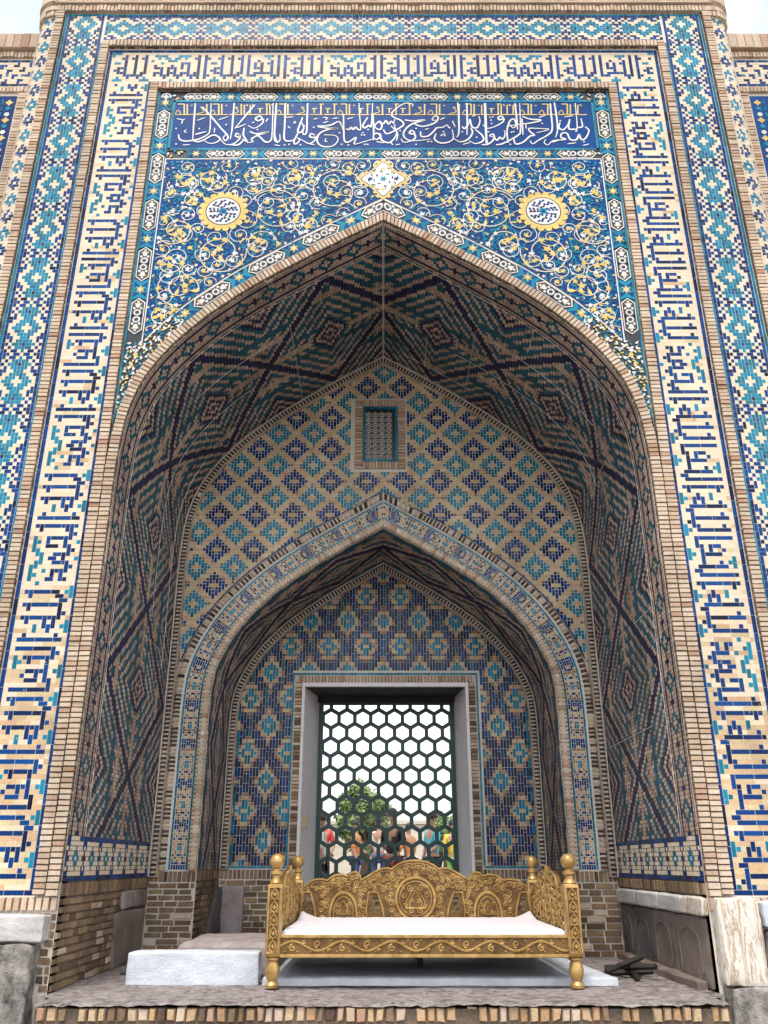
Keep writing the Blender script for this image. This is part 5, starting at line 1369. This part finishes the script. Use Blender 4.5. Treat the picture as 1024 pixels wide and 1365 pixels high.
# ------------------------------------------------------------------ beyond the grille: courtyard, trees, visitors
def tree(x, y, h, lab, seed):
    random.seed(seed); t = thing('tree', lab, 'tree', (0, 0, 0), None); b = MB()
    b.tube([(x, y, ZF), (x + .1, y, ZF + h * .3), (x, y, ZF + h * .6)], [.16, .12, .06], 8)
    for i in range(7):
        a = i * .9; b.tube([(x, y, ZF + h * (.3 + .04 * i)), (x + math.cos(a) * h * .16, y + math.sin(a) * h * .16, ZF + h * (.5 + .05 * i))], [.05, .02], 5)
    b.build('trunk', flat('bark', (.12, .08, .05)), t)
    V = []; F = []
    for _ in range(5000):
        u = random.gauss(0, 1), random.gauss(0, 1), random.gauss(0, 1); l = math.sqrt(sum(q*q for q in u)) or 1; rr = random.random() ** .4
        cl = 1 + .35 * noise.noise(Vector((u[0]/l*2, u[1]/l*2, u[2]/l*2 + seed)))
        c = Vector((x + u[0]/l*rr*h*.26*cl, y + u[1]/l*rr*h*.26*cl, ZF + h*.66 + u[2]/l*rr*h*.32*cl))
        if noise.noise(c * 2.2) < -.12: continue
        a = Vector((random.gauss(0, 1), random.gauss(0, 1), random.gauss(0, 1))).normalized() * .09; b2 = a.orthogonal().normalized() * .045; n = len(V)
        V += [tuple(c - a), tuple(c + b2), tuple(c + a), tuple(c - b2)]; F.append([n, n+1, n+2, n+3])
    o = obj('crown', mesh_from('crown', V, F, flat('leaf_green', (.22, .30, .12))), t); o['kind'] = 'stuff'
tree(-.55, 24, 2.9, 'small green tree standing beyond the grille window', 5); tree(2.4, 36, 2.7, 'tree further off beyond the right side of the grille window', 9)
b = MB(); b.box(-14, 14, 40, 40.5, ZF, 1.6); b.box(-14.2, 14.2, 39.9, 40.6, 1.6, 1.75); tag(b.build('garden_wall', flat('pale_render', (.62, .55, .45))), 'pale low wall across the far end of the rear courtyard', 'wall')
SKIN = flat('skin', (.45, .26, .17), .6); HAIR = flat('hair', (.02, .015, .012), .6)
def person(x, y, h, top, bottom, lab, turn=0.0, hat=None):
    root = bpy.data.objects.new('person', None); COL.objects.link(root); root.location = (x, y, ZF); root.rotation_euler.z = turn
    tag(root, lab, 'person', 'visitors in the courtyard beyond the grille')
    k = h / 1.72
    J = {'pel': (0, 0, .93), 'wai': (0, 0, 1.08), 'che': (0, 0, 1.32), 'nek': (0, 0, 1.47), 'hd0': (0, -.01, 1.56), 'hd1': (0, -.01, 1.68), 'shl': (-.17, 0, 1.40), 'shr': (.17, 0, 1.40), 'ell': (-.23, -.02, 1.12), 'elr': (.24, -.05, 1.13), 'hal': (-.22, -.10, .88), 'har': (.18, -.22, 1.02), 'hil': (-.09, 0, .88), 'hir': (.09, 0, .88), 'knl': (-.10, -.03, .50), 'knr': (.11, .02, .50), 'anl': (-.10, 0, .09), 'anr': (.12, .05, .09), 'tol': (-.11, -.14, .04), 'tor': (.13, -.09, .04)}
    E = [('pel', 'wai'), ('wai', 'che'), ('che', 'nek'), ('nek', 'hd0'), ('hd0', 'hd1'), ('che', 'shl'), ('che', 'shr'), ('shl', 'ell'), ('shr', 'elr'), ('ell', 'hal'), ('elr', 'har'), ('pel', 'hil'), ('pel', 'hir'), ('hil', 'knl'), ('hir', 'knr'), ('knl', 'anl'), ('knr', 'anr'), ('anl', 'tol'), ('anr', 'tor')]
    RD = {'pel': .125, 'wai': .115, 'che': .13, 'nek': .05, 'hd0': .075, 'hd1': .08, 'shl': .06, 'shr': .06, 'ell': .042, 'elr': .042, 'hal': .03, 'har': .03, 'hil': .085, 'hir': .085, 'knl': .058, 'knr': .058, 'anl': .04, 'anr': .04, 'tol': .035, 'tor': .035}
    names = list(J)
    def grow(nm, keys, mat, pad=0.0, root_key='pel'):
        me = bpy.data.meshes.new(nm); idx = {q: i for i, q in enumerate(keys)}
        me.from_pydata([tuple(c * k for c in J[q]) for q in keys], [(idx[a], idx[c]) for a, c in E if a in idx and c in idx], [])
        o = bpy.data.objects.new(nm, me); COL.objects.link(o)
        md = o.modifiers.new('s', 'SKIN'); o.modifiers.new('ss', 'SUBSURF').levels = 1
        for q, i in idx.items(): r_ = (RD[q] + pad) * k; me.skin_vertices[0].data[i].radius = (r_, r_ * .85)
        me.skin_vertices[0].data[idx.get(root_key, 0)].use_root = True
        m2 = bpy.data.meshes.new_from_object(o.evaluated_get(bpy.context.evaluated_depsgraph_get())); bpy.data.objects.remove(o)
        m2.materials.clear(); m2.materials.append(mat); m2.shade_smooth(); m2.name = nm
        obj(nm, m2, root)
    grow('body', names, SKIN)
    grow('top', ['che', 'wai', 'pel', 'shl', 'shr', 'ell', 'elr'], top, .016, 'che'); grow('trousers', ['pel', 'hil', 'hir', 'knl', 'knr', 'anl', 'anr'], bottom, .012)
    hb = MB(); hb.lathe([(.09 * math.sin(a) + .001, .09 * -math.cos(a)) for a in np.linspace(1.3, math.pi - .02, 8)], (0, .015 * k, 1.67 * k), 14); hb.build('hair', hat or HAIR, root, smooth=True)
    # face: nose, eyes, mouth, ears
    fb_ = MB(); fb_.tube([(0, -.082 * k, 1.65 * k), (0, -.102 * k, 1.61 * k)], [.008, .014], 5)
    for s in (-1, 1): fb_.tube([(s * .078 * k, 0, 1.66 * k), (s * .082 * k, .005, 1.60 * k)], .012, 5)
    fb_.build('face', SKIN, root)
    eb = MB()
    for s in (-1, 1): eb.tube([(s * .03 * k, -.084 * k, 1.645 * k), (s * .03 * k, -.090 * k, 1.645 * k)], .008, 5)
    eb.build('eyes', HAIR, root)
cols = {n: flat(n, c) for n, c in (('red_cloth', (.6, .05, .04)), ('orange_cloth', (.75, .25, .06)), ('cyan_cloth', (.08, .5, .65)), ('yellow_cloth', (.75, .55, .08)), ('black_cloth', (.02, .02, .025)), ('white_cloth', (.75, .73, .7)), ('green_cloth', (.25, .5, .12)), ('jean_cloth', (.06, .09, .2)), ('maroon_cloth', (.25, .05, .06)))}
PP = [(-1.15, 17.0, 1.62, 'red_cloth', 'black_cloth', 'person in a red top and black trousers'), (-.62, 20.5, 1.66, 'orange_cloth', 'jean_cloth', 'person in an orange top and blue jeans'), (.16, 14.9, 1.60, 'black_cloth', 'maroon_cloth', 'person in a black top and maroon trousers'), (.62, 22.0, 1.66, 'orange_cloth', 'white_cloth', 'person in an orange top and white trousers'), (.85, 15.6, 1.58, 'cyan_cloth', 'black_cloth', 'person in a cyan top and black trousers'), (1.5, 19.4, 1.62, 'yellow_cloth', 'green_cloth', 'person in a yellow top and green trousers'), (-1.0, 14.6, 1.50, 'white_cloth', 'black_cloth', 'person in a white top and black trousers, near the window'), (-.1, 21.0, 1.75, 'white_cloth', 'jean_cloth', 'person in a white top and jeans, far back by the tree')]
for i, (x, y, h, a, c, lab) in enumerate(PP): person(x, y, h, cols[a], cols[c], lab + ', seen through the grille', turn=i * 1.3)

finalise(parents, 300)
